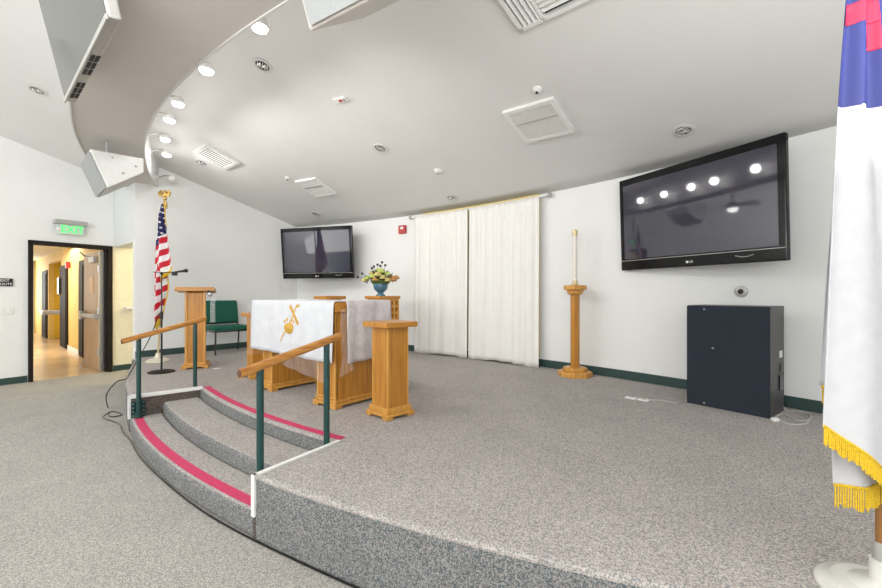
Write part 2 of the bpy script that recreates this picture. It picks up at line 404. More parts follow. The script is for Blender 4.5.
# soffit band
fa = [195.0+(292-195)*i/90 for i in range(91)]
# stop the band where it meets the stage-left wall
fa = [a for a in fa if a >= 202.6]
mb = arcsolid(FC, FR, FR+.62, fa, 3.2, lambda x, y: max(ceil_z(x, y)+.01, 3.3))
o = mb.build('ceiling_soffit', 'soffit'); struct(o, 'curved dropped ceiling band above the stage edge')
mb = arcsolid(FC, FR-.012, FR+.004, fa, 3.19, lambda x, y: max(ceil_z(x, y)+.01, 3.3)); struct(mb.build('trim_3', 'ceiling'), 'white stage side face of the ceiling band')
mb = arcsolid(FC, FR+.616, FR+.632, fa, 3.19, lambda x, y: max(ceil_z(x, y)+.01, 3.3)); struct(mb.build('trim_4', 'ceiling'), 'white room side face of the ceiling band')

# ------------------------------------------------------------ hallway
hx = Vector((-.76, .65)).normalized(); hy = Vector((-hx.y, hx.x))*-1   # hx runs down the hall, hy to its right
h0 = Vector((-6.15, 7.58))
def hp(s, t=0): p = h0+hx*s+hy*t; return (p.x, p.y)
b = MB(); b.prism([dw(-1.3, .0), dw(1.5, .0), hp(12.2, .6), hp(12.2, -3.0)], -.08, -.002); struct(b.build('floor_hallway', 'hall_floor'), 'beige vinyl floor of the hallway')
b = MB(); b.prism([dw(-1.3, .17), dw(1.5, .17), hp(12.2, .6), hp(12.2, -3.0)], 2.62, 2.7); struct(b.build('ceiling_hallway', 'cream_wall'), 'cream hallway ceiling')
mb = MB(); seg_wall(hp(.3), hp(5.55), -.12, z1=2.62, mb=mb); seg_wall(hp(8.0), hp(12.2), -.12, z1=2.62, mb=mb); seg_wall(hp(5.5), hp(8.05), -.12, z0=2.34, z1=2.62, mb=mb)
struct(mb.build('wall_hallway_right', 'yellow_wall'), 'yellow hallway wall')
mb = MB(); mb.prism([hp(5.3, .5), hp(8.2, .5), hp(8.2, .6), hp(5.3, .6)], 0, 2.62); mb.prism([hp(8.0, .12), hp(8.1, .12), hp(8.1, .5), hp(8.0, .5)], 0, 2.62)
struct(mb.build('wall_niche', 'yellow_deep'), 'mustard wall of the fountain niche')
mb = MB(); seg_wall(hp(.5, -2.3), hp(12.2, -2.3), .12, z1=2.62, mb=mb); struct(mb.build('wall_hallway_left', 'white'), 'white hallway wall')
mb = MB(); seg_wall(hp(12.0, .2), hp(12.0, -2.5), .12, z1=2.62, mb=mb); struct(mb.build('wall_hallway_end', 'white'), 'white end wall of the hallway')
lamp('hall_end_window', 'AREA', (hp(11.5, -1.2)[0], hp(11.5, -1.2)[1], 1.6), 65, (hp(4, -.9)[0], hp(4, -.9)[1], .8), (1.6, 1.8), (.97, .98, 1))
for i, (s0, s1) in enumerate([(2.1, 2.77), (4.36, 5.49), (8.2, 9.36)]):
    b = MB(); b.prism([hp(s0, -.03), hp(s1, -.03), hp(s1, .0), hp(s0, .0)], 0, 2.15)
    o = b.build('door_%d' % (i+2), 'frame_dark', bevel=.005); struct(o, 'dark doorway in the yellow hallway wall')
    g = MB(); g.prism([hp(s0+.1, -.045), hp(s1-.1, -.045), hp(s1-.1, -.028), hp(s0+.1, -.028)], .02, 2.04); g.build('door_leaf', 'frame_dark', o)
b = MB(); seg_wall(hp(2.8, -.012), hp(4.33, -.012), .011, z0=0, z1=.11, mb=b); struct(b.build('baseboard_hallway', 'white'), 'pale baseboard of the hallway')
# fire strobe in hallway, fountain, sign
t = thing('drinking_fountain', 'steel drinking fountain in the mustard niche down the hallway', 'drinking fountain', (*hp(6.5, .49), 0))
t.rotation_euler = (0, 0, math.atan2(hx.y, hx.x))
b = MB(); b.box(-.24, .0, .82, .24, .8, .94); b.box(-.15, .0, .55, .15, .3, .8); b.build('basin', 'steel', t, bevel=.02)
b = MB(); b.tube([(0, .1, .9), (0, .1, .96), (.03, .16, .98)], .012); b.build('spout', 'chrome', t)
t = thing('fire_strobe', 'small red fire strobe on the yellow hallway wall', 'fire strobe', (*hp(4.0, -.05), 2.12), math.atan2(hx.y, hx.x))
b = MB(); b.box(-.07, -.03, -.08, .07, .05, .08); b.build('housing', 'redplastic', t, bevel=.01)
t = thing('rest_room_sign', 'black tall sign with white marks on the hallway wall', 'sign', (*hp(5.40, -.06), 1.6), math.atan2(hx.y, hx.x))
b = MB(); b.box(-.14, 0.0, -.2, .14, .02, .24); b.build('plate', 'black', t)
for k in range(3):
    b = MB(); b.box(-.03, .02, -.14+k*.12, .03, .024, -.07+k*.12); b.build('white_mark', 'white', t)
t = thing('leaning_easel', 'folded pale easel leaning against the hallway wall', 'easel', (*hp(9.9, -.75), 0), math.atan2(hx.y, hx.x))
b = MB(); b.tube([(0, .0, 0), (0, .28, 1.1)], .02); b.tube([(.35, 0, 0), (.05, .28, 1.1)], .02); b.build('legs', 'black', t)
b = MB(); b.add([(-.2, -.02, .1), (.4, -.02, .1), (.3, .24, 1.1), (-.1, .24, 1.1), (-.2, 0.0, .1), (.4, 0.0, .1), (.3, .26, 1.1), (-.1, .26, 1.1)], [(0,1,2,3),(4,7,6,5),(0,4,5,1),(1,5,6,2),(2,6,7,3),(3,7,4,0)]); b.build('board', 'white', t)

# main door: frame and open leaf
t = thing('door_1', 'open oak door in a dark frame leading to the yellow hallway', None, (DO.x, DO.y, 0), math.atan2(dd.y, dd.x), kind='structure')
b = MB(); b.box(0, -.05, 0, .055, .2, 2.26); b.box(1.03, -.05, 0, 1.085, .2, 2.26); b.box(0, -.05, 2.2, 1.085, .2, 2.26)
b.box(.05, .05, 0, .07, .2, 2.2); b.box(1.012, .05, 0, 1.03, .2, 2.2); b.build('frame', 'frame_dark', t, bevel=.004)
lf = MB()
la = rad(91)
lf.mx = Matrix.Translation((1.0, .19, 0)) @ Matrix.Rotation(-la, 4, 'Z')
lf.box(-.92, -.045, .02, 0, 0, 2.17); leaf = lf.build('door_leaf', 'door', t, bevel=.004)
def onleaf(mb): mb.mx = lf.mx; return mb
b = onleaf(MB()); b.box(-.9, -.12, .96, -.12, -.07, 1.03); b.cbox((-.10, -.08, .995), (.12, .08, .09)); b.cbox((-.86, -.08, .995), (.09, .09, .16)); b.build('panic_bar', 'silver', leaf, bevel=.01)
b = onleaf(MB()); b.box(-.0, -.05, 0.02, .03, .02, 2.17); b.build('edge_plate', 'steel', leaf)
for z in (.35, 1.1, 1.85):
    b = onleaf(MB()); b.tube([(.01, -.055, z-.06), (.01, -.055, z+.06)], .02); b.build('hinge', 'steel', leaf)
b = onleaf(MB()); b.box(-.42, -.10, 1.98, -.12, -.045, 2.08); b.tube([(-.3, -.08, 2.08), (-.6, -.12, 2.12), (-.05, -.3, 2.15)], .012); b.build('door_closer', 'silver', leaf, bevel=.008)
b = onleaf(MB()); b.box(-.58, -.049, 1.42, -.34, -.044, 1.72); b.build('notice', 'oak_light', leaf)
b = onleaf(MB()); b.tube([(-.82, -.06, .14), (-.86, -.10, .01), (-.78, -.13, .01)], .009); b.build('kick_stop', 'steel', leaf)

# exit sign above door
t = thing('exit_sign', 'lit green EXIT sign under a grey canopy above the hallway door', 'exit sign', (*dw(.50, -.02), 2.44), math.atan2(dd.y, dd.x))
b = MB(); b.box(-.21, -.12, .12, .21, .02, .19); b.build('canopy', 'silver', t, bevel=.006)
b = MB(); b.box(-.175, -.075, -.045, .175, -.045, .12); b.build('panel', 'sign_white', t, bevel=.004)
text_mesh('letters', 'EXIT', .17, 'sign_green', t, Matrix.Translation((0.02, -.079, .035)) @ UP, depth=.003, sx=.86)
b = MB(); b.ball((-.15, -.09, .03), .035, (1, .5, 1)); b.build('lamp', 'white', t, smooth=True)
# small signs on the door wall
t = thing('exit_route_sign', 'small black EXIT ROUTE sign left of the hallway door', 'sign', (*dw(-.26, -.012), 1.58), math.atan2(dd.y, dd.x))
b = MB(); b.box(-.16, -.01, -.06, .09, .01, .06); b.build('plate', 'black', t, bevel=.004)
text_mesh('letters', 'EXIT', .05, 'white', t, Matrix.Translation((.0, -.014, .026)) @ UP, depth=.003)
text_mesh('letters', 'ROUTE', .05, 'white', t, Matrix.Translation((.0, -.014, -.028)) @ UP, depth=.003)
t = thing('light_switch', 'white light switch plate under the EXIT ROUTE sign', 'light switch', (*dw(-.28, -.006), 1.14), math.atan2(dd.y, dd.x))
b = MB(); b.box(-.12, -.006, -.06, .12, .006, .06); b.build('plate', 'white', t, bevel=.004)
for k in range(3):
    b = MB(); b.box(-.095+.07*k, -.014, -.03, -.055+.07*k, -.006, .03); b.build('rocker', 'white', t, bevel=.003)

# ------------------------------------------------------------ televisions
def television(name, label, W, T, loc, rz, tilt=0, logo=True, scr='screen', vents=False, th=.06):
    t = thing(name, label, 'television', loc, rz)       # local: screen looks to -y, origin bottom centre
    mx = Matrix.Rotation(tilt, 4, 'X')
    def q(): m = MB(); m.mx = mx; return m
    b = q(); b.box(-W/2, 0, 0, W/2, th, T); b.build('casing', 'gloss' if not vents else 'silver', t, bevel=.012)
    s = .035*W; u = .09*T; e = .075*T
    if vents: s = u = e = .02
    b = q(); b.box(-W/2+s, -.004, u+.03*T*(not vents), W/2-s, .002, T-e); b.build('screen', scr, t)
    if logo:
        b = q(); b.box(-W/2+.01, -.006, u+.012, W/2-.01, .0, u+.018); b.build('trim_line', 'silver', t)
        text_mesh('logo', 'LG', .034, 'white', t, mx @ Matrix.Translation((.02, -.006, u*.5)) @ UP, depth=.001)
        b = q(); b.tube([(-.02, -.003, u*.5), (-.02, -.006, u*.5)], .013, 16); b.build('logo_mark', 'white', t)
        b = q(); b.tube([(.26*W, -.004, u*.75), (.29*W, -.006, u*.6), (.32*W, -.006, u*.6), (.35*W, -.004, u*.75)], .004, 6); b.build('power_light', 'silver', t)
    if vents:
        b = q(); b.box(-W/2+.0, -.012, -.01, W/2, 0, .018); b.build('bottom_rim', 'silver', t, bevel=.003)
        for g0, g1 in ((.08, .32), (.42, .66)):
            for k in range(3):
                x0 = -W/2+W*(g0+(g1-g0)*k/3); x1 = x0+W*(g1-g0)/3-.02
                for j in range(2):
                    b = q(); b.box(x0, .010+j*.026, -.003, x1, .010+j*.026+.02, .001); b.build('vent', 'darkhole', t)
    return t
a = Vector((2.164, 4.93)); c = Vector((2.895, 3.40)); m = (a+c)/2; ang = math.atan2(c.y-a.y, c.x-a.x)
t = television('wall_television', 'large black flat television on the curved wall above the dark speaker cabinet', (c-a).length-.02, 1.07, (m.x, m.y+.01, 1.68), ang, rad(2.2))
b = MB(); b.box(-.3, .06, .35, .3, .13, .75); b.tube([(0, .13, .55), (.12, .25, .55), (.0, .33, .55)], .03); b.box(-.12, .30, .4, .12, .335, .7); b.build('wall_mount', 'black', t)
a = Vector((-3.13, 8.12)); c = Vector((-1.64, 7.68)); m = (a+c)/2; ang = math.atan2(c.y-a.y, c.x-a.x)
t = television('wall_television', 'black flat television in the back corner above the altar', (c-a).length, .98, (m.x, m.y, 1.70), ang, rad(5))
b = MB(); b.box(-.3, .06, .35, .3, .10, .75); b.tube([(0, .10, .55), (.0, .32, .55)], .035); b.box(-.12, .30, .4, .12, .335, .7); b.build('wall_mount', 'black', t)
a = Vector((-2.93, 3.20)); c = Vector((-1.80, 2.22)); m = (a+c)/2; ang = math.atan2(c.y-a.y, c.x-a.x)
t = television('hanging_television', 'grey glass television hung from the ceiling band, tilted down', (c-a).length, .98, (m.x, m.y, 2.90), ang, rad(12), logo=False, scr='screen_grey', vents=True, th=.065)
b = MB(); b.tube([(-.0, .0, .8), (0, .05, 1.55)], .03); b.box(-.25, .0, .45, .25, .03, .85); b.build('ceiling_mount', 'black', t)

# ------------------------------------------------------------ hanging wedge speakers
def hung_speaker(label, P, D, T, wd, chain, side_m='spk_white', dz=0):
    D = Vector((*D, 0)).normalized(); T = Vector((*T, 0)).normalized(); P = Vector((*P, 0))
    t = thing('hanging_speaker', label, 'speaker', (P.x, P.y, 2.58), 0, None)
    o = P+Vector((0, 0, 2.58)); loc = lambda d, tt, z: (P+D*d+T*tt+Vector((0, 0, z+(dz if z < 3.1 else 0))))-o
    prof = [(0, 3.03), (.16, 2.62), (.5, 2.87), (.5, 3.04)]
    b = MB(); b.add([loc(d, 0, z) for d, z in prof]+[loc(d, wd, z) for d, z in prof], [(0,1,2,3),(7,6,5,4),(0,4,5,1),(1,5,6,2),(2,6,7,3),(3,7,4,0)])
    b.build('cabinet', side_m, t, bevel=.012)
    n = (Vector((0, 0, 1)).cross(T)); 
    pr2 = [(.012, 2.995), (.153, 2.64), (.140, 2.625), (-.012, 3.0)]
    b = MB(); b.add([loc(d, .03, z) for d, z in pr2]+[loc(d, wd-.03, z) for d, z in pr2], [(0,1,2,3),(7,6,5,4),(0,4,5,1),(1,5,6,2),(2,6,7,3),(3,7,4,0)]); b.build('grille', 'spk_grille', t)
    for tt in (.1, wd-.1):
        b = MB(); b.tube([loc(.16, tt, 3.03), loc(.16, tt, 3.2)], .008); 
        for k in range(4): b.ball(loc(.16, tt, 3.06+.035*k), .013)
        b.build('chain', 'steel', t)
    for zz, d in ((2.98, .2), (2.82, .3), (2.93, .42)):
        b = MB(); p = loc(d, -.002, zz); b.ball(p, .012); b.build('bolt', 'silver', t)
    return t
hung_speaker('white wedge speaker hung from the ceiling band near the hallway door', (-3.94, 4.6), (.68, .73), (-.73, .68), .75, None)
# second one: its near left edge faces the camera
hung_speaker('white wedge speaker hung from the ceiling band at the top edge of the view', (-.67, 1.68), (.54, .84), (.84, -.54), .75, None, 'spk_cream', -.06)

# ------------------------------------------------------------ ceiling fittings
def ceil_frame(x, y, z=None):
    z = ceil_z(x, y) if z is None else z; e = .05
    nx = -(ceil_z(x+e, y)-ceil_z(x-e, y))/(2*e); ny = -(ceil_z(x, y+e)-ceil_z(x, y-e))/(2*e)
    n = Vector((-nx, -ny, -1)).normalized()  # pointing down into the room
    return Vector((x, y, z-.011)), n
def place(o, x, y, spin=0):
    p, n = ceil_frame(x, y)
    z = -n; ex = Vector((math.cos(spin), math.sin(spin), 0)); ex = (ex-z*ex.dot(z)).normalized(); ey = z.cross(ex)
    o.rotation_euler = Matrix((ex, ey, z)).transposed().to_euler(); o.location = p
def downlight(label):
    t = thing('recessed_downlight', label, 'downlight', group=None)
    b = MB(); b.lathe([(.10, -.004), (.10, -.012), (.075, -.014), (.07, -.004)], 28); b.build('trim_ring', 'offwhite', t, smooth=True)
    b = MB(); b.lathe([(.072, -.006), (.072, -.003), (.0001, -.003)], 24); b.build('reflector', 'darkhole', t)
    b = MB(); b.ball((.03, 0, -.008), .03, (1, 1, .5)); b.ball((-.028, .01, -.008), .028, (1, 1, .5)); b.build('lamp', 'chrome', t, smooth=True)
    for k in range(5):
        b = MB(); b.cbox((-.05+.025*k, 0, -.013), (.006, .12, .006)); b.build('baffle', 'offwhite', t)
    return t
dl = None
for i, (x, y, lab) in enumerate([(-5.18, 5.26, 'round recessed ceiling light over the door side of the room, left of the ceiling band'),
        (-1.88, 4.32, 'round recessed stage ceiling light nearest the row of lit spotlights'),
        (-.81, 5.46, 'round recessed ceiling light in the middle of the stage ceiling'),
        (2.34, 3.96, 'round recessed ceiling light above the large wall television'),
        (-3.84, 6.58, 'round recessed ceiling light below the long slatted vent'),
        (.17, 6.48, 'round recessed ceiling light in front of the curtains'),
        (-2.43, 7.96, 'round recessed ceiling light above the corner television')]):
    if i == 0: t = dl = downlight(lab)
    else: t = copy_tree(dl); t['label'] = lab
    place(t, x, y, .5)
    t['group'] = 'recessed ceiling lights'
def puck(name, label, cat, x, y, r, m='white'):
    t = thing(name, label, cat); b = MB(); b.lathe([(r, 0), (r, -.012), (r*.6, -.03), (r*.3, -.034)], 20); b.build('housing', m, t, smooth=True)
    b = MB(); b.lathe([(r*.3, -.03), (r*.28, -.045), (.001, -.046)], 12); b.build('sensor', 'darkhole' if r < .05 else 'silver', t); place(t, x, y)
puck('sprinkler_head', 'tiny round sprinkler head beside the square ceiling vent', 'sprinkler', .91, 3.87, .045)
puck('sprinkler_head', 'tiny round sprinkler head left of the thin ceiling access panel', 'sprinkler', -2.51, 6.72, .04, 'offwhite')
puck('smoke_detector', 'small white detector on the ceiling before the curtains', 'smoke detector', -.04, 5.76, .06)
t = thing('emergency_light', 'small rectangular ceiling fitting with a red mark', 'ceiling fitting')
b = MB(); b.box(-.09, -.035, -.02, .09, .035, 0); b.build('plate', 'white', t, bevel=.004)
b = MB(); b.box(-.02, -.015, -.024, .02, .015, -.018); b.build('red_mark', 'redplastic', t); b = MB(); b.box(.04, -.02, -.023, .07, .02, -.018); b.build('lens', 'silver', t)
place(t, -1.13, 4.63, -.5)
def vent(name, label, P, Q, R, inset, slats, mid=True, sm='white', wf=.22, gap='darkhole', depth=.02):
    # P,Q,R: three corners (P-Q one side, Q-R the next)
    P, Q, R = [Vector((*p, ceil_z(*p)-.030)) for p in (P, Q, R)]
    ex = (Q-P); ey = (R-Q); W = ex.length; L = ey.length; ex.normalize(); n = ex.cross(ey).normalized(); 
    if n.z > 0: n = -n
    ey = n.cross(ex) if (n.cross(ex)).dot(ey) > 0 else ex.cross(n)
    t = thing(name, label, 'vent', tuple(P))
    mx = Matrix((ex, ey, n)).transposed().to_4x4()
    b = MB(); b.mx = mx; i = inset
    b.box(0, 0, -.028, W, i, depth*.7); b.box(0, L-i, -.028, W, L, depth*.7); b.box(0, i, -.028, i, L-i, depth*.7); b.box(W-i, i, -.028, W, L-i, depth*.7); b.build('frame', 'white', t)
    b = MB(); b.mx = mx; b.box(i, i, -.004, W-i, L-i, .001); b.build('backing', gap, t)
    if slats:
        b = MB(); b.mx = mx; n_ = slats
        for k in range(n_):
            y = i+(L-2*i)*(k+.5)/n_; w_ = (L-2*i)/n_*(.34 if gap == 'silver' else wf)
            b.add([(i, y-w_, .004), (W-i, y-w_, .004), (W-i, y+w_, .010), (i, y+w_, .010), (i, y-w_, .001), (W-i, y-w_, .001), (W-i, y+w_, .009), (i, y+w_, .009)], [(0,1,2,3),(4,7,6,5),(0,4,5,1),(1,5,6,2),(2,6,7,3),(3,7,4,0)])
        b.build('louvres', sm, t)
    if mid:
        b = MB(); b.mx = mx; b.box(W/2-.012, i, 0, W/2+.012, L-i, depth*.8) if mid == 'x' else b.box(i, L*.42-.006, 0, W-i, L*.42+.006, depth*.7); b.build('divider', 'white' if mid == 'x' else 'silver', t)
    return t
vent('ceiling_vent', 'square white louvred return vent in front of the large television', (.64, 4.28), (1.07, 3.91), (1.42, 4.31), .045, 14, True, sm='offwhite', wf=.36)
vent('ceiling_access_panel', 'thin flat louvred panel in the ceiling above the altar', (-2.42, 6.78), (-2.01, 6.56), (-1.64, 6.88), .03, 8, True, gap='silver')
vent('ceiling_vent', 'long slatted supply vent near the row of lit spotlights', (-3.81, 6.27), (-3.45, 6.02), (-3.05, 6.32), .045, 14, False, wf=.17)
# three way diffuser hanging below the ceiling at the top edge
t = thing('ceiling_diffuser', 'white multi-direction diffuser cut by the top edge of the view', 'vent', (.55, 2.95, ceil_z(.55, 2.95)-.02))
px, n_ = ceil_frame(.6, 2.9)
place(t, .64, 3.25, rad(-43)); 
b = MB(); b.box(0, -.62, -.05, .035, 0, .0); b.box(0, -.03, -.05, .62, 0, 0); b.box(.59, -.62, -.05, .62, 0, 0); b.box(0, -.62, -.05, .62, -.59, 0); b.box(.2, -.6, -.05, .225, 0, 0); b.build('frame', 'white', t)
b = MB(); b.box(.03, -.6, -.012, .6, -.02, -.004); b.build('backing', 'darkhole', t)
b = MB()
for k in range(4):
    x = .05+.042*k; b.add([(x, -.6, -.05), (x, -.03, -.05), (x+.026, -.03, -.015), (x+.026, -.6, -.015), (x+.004, -.6, -.052), (x+.004, -.03, -.052), (x+.03, -.03, -.017), (x+.03, -.6, -.017)], [(0,1,2,3),(4,7,6,5),(0,4,5,1),(1,5,6,2),(2,6,7,3),(3,7,4,0)])
for k in range(12):
    y = -.07-.043*k; b.add([(.23, y, -.05), (.59, y, -.05), (.59, y-.026, -.015), (.23, y-.026, -.015), (.23, y-.004, -.052), (.59, y-.004, -.052), (.59, y-.03, -.017), (.23, y-.03, -.017)], [(0,1,2,3),(4,7,6,5),(0,4,5,1),(1,5,6,2),(2,6,7,3),(3,7,4,0)])
b.build('louvres', 'white', t)

# track spotlights on the stage side of the band
def track_head(label, x, y, z, lit=True):
    d = Vector((x-FC[0], y-FC[1])); R = d.length; u = d/R; ang = math.atan2(u.y, u.x)
    t = thing('track_spotlight', label, 'spotlight', (x, y, z), ang)   # local +x points at the band face
    g = FR-R-.012
    b = MB(); b.box(g-.02, -.09, -.02, g, .09, .02); b.build('mounting_plate', 'white', t, bevel=.004)
    b = MB(); b.tube([(g-.01, 0, .0), (g*.5, 0, .05), (.0, .0, .06)], .010, 8); b.build('arm', 'silver', t)
    b = MB(); b.lathe([(.03, .06), (.05, .045), (.065, .0), (.062, -.012)], 18); b.build('head', 'white', t, smooth=True)
    b = MB(); b.lathe([(.056, -.010), (.05, -.028), (.02, -.04)], 18); b.build('bulb', 'bulb' if lit else 'white', t, smooth=True)
    if lit: lamp('spotlight_beam', 'POINT', (x, y, z-.08), 3.2, color=(1, .98, .95), radius=.05); lamp('spotlight_beam', 'SPOT', (x, y, z-.09), 40 if y < 4.6 else (30 if y < 5.2 else 20), (x*.3+1.2, y+3.2, 1.3), color=(1, .98, .95), spot=112, radius=.07)
trk = [(-1.36, 3.08), (-2.10, 3.70), (-2.76, 4.42), (-3.10, 4.92), (-3.52, 5.55), (-3.86, 6.17)]
names = ['nearest the hanging speaker at the top', 'second from the top of the curved row', 'third from the top of the curved row', 'fourth from the top of the curved row', 'fifth from the top of the curved row', 'lowest lit one of the curved row']
tz = [3.41, 3.42, 3.44, 3.46, 3.465, 3.465]
for (x, y), z, nm in zip(trk, tz, names):
    d = Vector((x-FC[0], y-FC[1])).normalized(); p = Vector(FC)+d*(FR-.23)
    track_head('lit white spotlight on the ceiling band, '+nm, p.x, p.y, z)
d = Vector((-4.35-FC[0], 6.85-FC[1])).normalized(); p = Vector(FC)+d*(FR-.22)
track_head('unlit white flood fitting at the wall end of the ceiling band', p.x, p.y, 3.3, False)

# ceiling fan over the main room (seen mirrored in the television)
t = thing('ceiling_fan', 'ceiling fan with a lit glass bowl, mirrored in the large television', 'ceiling fan', (-5.6, 4.25, 3.05), .4)
b = MB(); b.tube([(0, 0, .1), (0, 0, 1.3)], .015); b.build('downrod', 'chair_black', t)
b = MB(); b.lathe([(.04, .14), (.12, .10), (.13, .03), (.08, -.01)], 20); b.build('motor', 'chair_black', t, smooth=True)
for k in range(5):
    b = MB(); b.mx = Matrix.Rotation(2*pi*k/5, 4, 'Z') @ Matrix.Rotation(.15, 4, 'X'); b.box(.12, -.06, .05, .66, .06, .058); b.build('blade', 'chair_black', t, bevel=.002)
b = MB(); b.lathe([(.11, -.01), (.12, -.04), (.08, -.10), (.01, -.12)], 20); b.build('light_bowl', 'bulb', t, smooth=True)

# ------------------------------------------------------------ hand rails
def handrail(label, p1, p2, za, zb, b1, b2, e1, e2):
    p1 = Vector(p1); p2 = Vector(p2); d = (p2-p1); L = d.length; ang = math.atan2(d.y, d.x)
    t = thing('handrail', label, 'handrail', (p1.x, p1.y, b1), ang)
    sl = (zb-za)/L
    for x, zb_, zt in ((0, 0, za-b1), (L, b2-b1, zb-b1)):
        b = MB(); b.lathe([(.021, zb_), (.021, zt-.015)], 18, (x, 0)); po = b.build('post', 'greenpost', t, smooth=True)
        b = MB(); b.lathe([(.034, zb_), (.034, zb_+.05), (.024, zb_+.055)], 18, (x, 0)); b.build('post_collar', 'greenpost', po, smooth=True)
    b = MB(); x0 = -e1; x1 = L+e2; z0 = za-b1+sl*x0; z1 = za-b1+sl*x1
    n = 14; vs = []
    for x, z in ((x0, z0), (x1, z1)):
        for k in range(n):
            a = 2*pi*k/n; yy = math.copysign(abs(math.cos(a))**.7, math.cos(a))*.026; zz = math.copysign(abs(math.sin(a))**.7, math.sin(a))*.026
            vs.append((x, yy, z+zz))
    b.add(vs, [(k, (k+1) % n, n+(k+1) % n, n+k) for k in range(n)]+[tuple(range(n)), tuple(range(2*n-1, n-1, -1))])
    r = b.build('rail', 'rail', t, smooth=True)
    b = MB(); b.tube([(x0-.003, 0, z0), (x0+.001, 0, z0)], .022, 14); b.build('end_cap', 'railend', r)
handrail('left oak handrail on green posts beside the stage steps', (-3.045, 4.13), (-2.735, 4.56), .968, 1.095, .151, .261, .14, .11)
handrail('right oak handrail on green posts in front of the altar', (-1.085, 2.46), (-.795, 2.85), .968, 1.073, .151, .30, .125, .115)
t = thing('post_bracket', 'green steel bracket bolted beside the foot of the left handrail', 'bracket', (-3.075, 4.165, .152), math.atan2(.43, .32))
b = MB(); b.box(-.06, -.004, 0, .06, .008, .16); b.build('plate', 'greenpost', t)
for k in range(4):
    b = MB(); b.ball((-.045, -.006, .02+.04*k), .006); b.ball((.045, -.006, .02+.04*k), .006); b.build('bolt', 'steel', t)

# ------------------------------------------------------------ oak furniture
def pedestal(label, x, y, rz, top_z=1.167, sw=.215, slab=.335, base=.30):
    t = thing('oak_pedestal', label, 'pedestal', (x, y, HP), rz)
    H = top_z-HP; s = sw/2
    b = MB(); b.box(-s, -s, .06, s, s, H-.045); b.build('column', 'oak', t, bevel=.004)
    b = MB()
    for sx in (-1, 1):
        for sy in (-1, 1): b.cbox((sx*(s-.004), sy*(s-.004), (H)/2), (.014, .014, H-.12))
    b.build('corner_bead', 'oak_light', t, bevel=.003)
    b = MB(); b.cbox((0, 0, H-.0225), (slab, slab, .045)); b.build('top', 'oak_h', t, bevel=.006)
    h = base/2
    b = MB(); b.cbox((0, 0, .065), (base*.87, base*.87, .05)); b.prism([(-h, -h), (h, -h), (h, h), (-h, h)], .02, .045); 
    for sx in (-1, 1):
        for sy in (-1, 1): b.cbox((sx*(h-.035), sy*(h-.035), .011), (.07, .07, .022))
    b.build('plinth', 'oak_light', t, bevel=.008)
    return t
PR = rad(45)
pedestal('square oak pedestal standing alone nearest the stage edge, right of the altar', -.435, 3.51, PR)
pedestal('square oak pedestal behind the left end of the draped altar', -2.28, 5.13, rad(40))

# altar
ax = Vector((.783, -.622)); an = math.atan2(ax.y, ax.x)      # local x along the front, towards the right; local y to the back
P0 = Vector((-.935, 3.63)); AL = 1.44; AD = .66; AT = .957
t = thing('altar_table', 'long oak altar table draped in white cloths', 'altar', (P0.x, P0.y, HP), an)
def support(x0, x1):
    b = MB(); b.box(x0+.03, .03, .05, x1-.03, AD-.06, AT-.09); s = b.build('support', 'oak', t, bevel=.004)
    b = MB(); b.box(x0+.03, .022, .08, x0+.06, .05, AT-.1); b.box(x1-.06, .022, .08, x1-.03, .05, AT-.1); b.box(x0+.03, .024, AT-.2, x1-.03, .04, AT-.1); b.box(x0+.02, .02, .08, x1-.02, .03, .1); b.build('face_frame', 'oak_light', s, bevel=.003)
    b = MB(); b.box(x0, 0, .022, x1, AD-.03, .05); b.box(x0+.015, .015, .05, x1-.015, AD-.045, .075)
    for xx in (x0, x1-.08):
        for yy in (0, AD-.11): b.box(xx, yy, 0, xx+.08, yy+.08, .024)
    b.build('plinth', 'oak_light', s, bevel=.006)
support(-.34, 0); support(-AL+.11, -AL+.36)
b = MB(); b.box(-AL, 0, AT-.09, 0, AD, AT); b.build('top', 'oak_h', t, bevel=.005)
# front cloth: over the top and down the front; y<0 is the camera side
def cloth_sheet(name, mtl, path, xfun, nx, wav, parent=None, solid=.004):
    vs = []; m = len(path)
    for j, (y, z, hang) in enumerate(path):
        for i in range(nx+1):
            x = xfun(i/nx, j/(m-1)); k = wav(x, hang)
            vs.append((x, y-k, z))
    fs = [(j*(nx+1)+i, j*(nx+1)+i+1, (j+1)*(nx+1)+i+1, (j+1)*(nx+1)+i) for j in range(m-1) for i in range(nx)]
    b = MB(); b.add(vs, fs); return b.build(name, mtl, parent, smooth=True, solid=solid, fix=False)
ct = thing('altar_cloth', 'white altar cloth with gold embroidery over the front of the altar', 'cloth', (P0.x, P0.y, HP+AT), an)
front_w = lambda x, h: h*(.022+.010*math.sin(x*13)+.006*math.sin(x*31+1))
path = [(AD-.03-.08*i if i else AD-.03, .006, 0) for i in range(8)]+[(.02, .007, 0), (-.006, .004, .15), (-.010, -.02, .3)]+[(-.012, -.05-.036*k, .35+.05*k) for k in range(14)]
cl = cloth_sheet('cloth', 'cloth', path, lambda s, q: -AL-.02+(AL+.02)*s*1.0, 60, front_w, ct)
for v in cl.data.vertices:   # the hem drops slightly to the right
    if v.co.z < -.05: v.co.z *= 1+.04*(v.co.x+AL)/AL
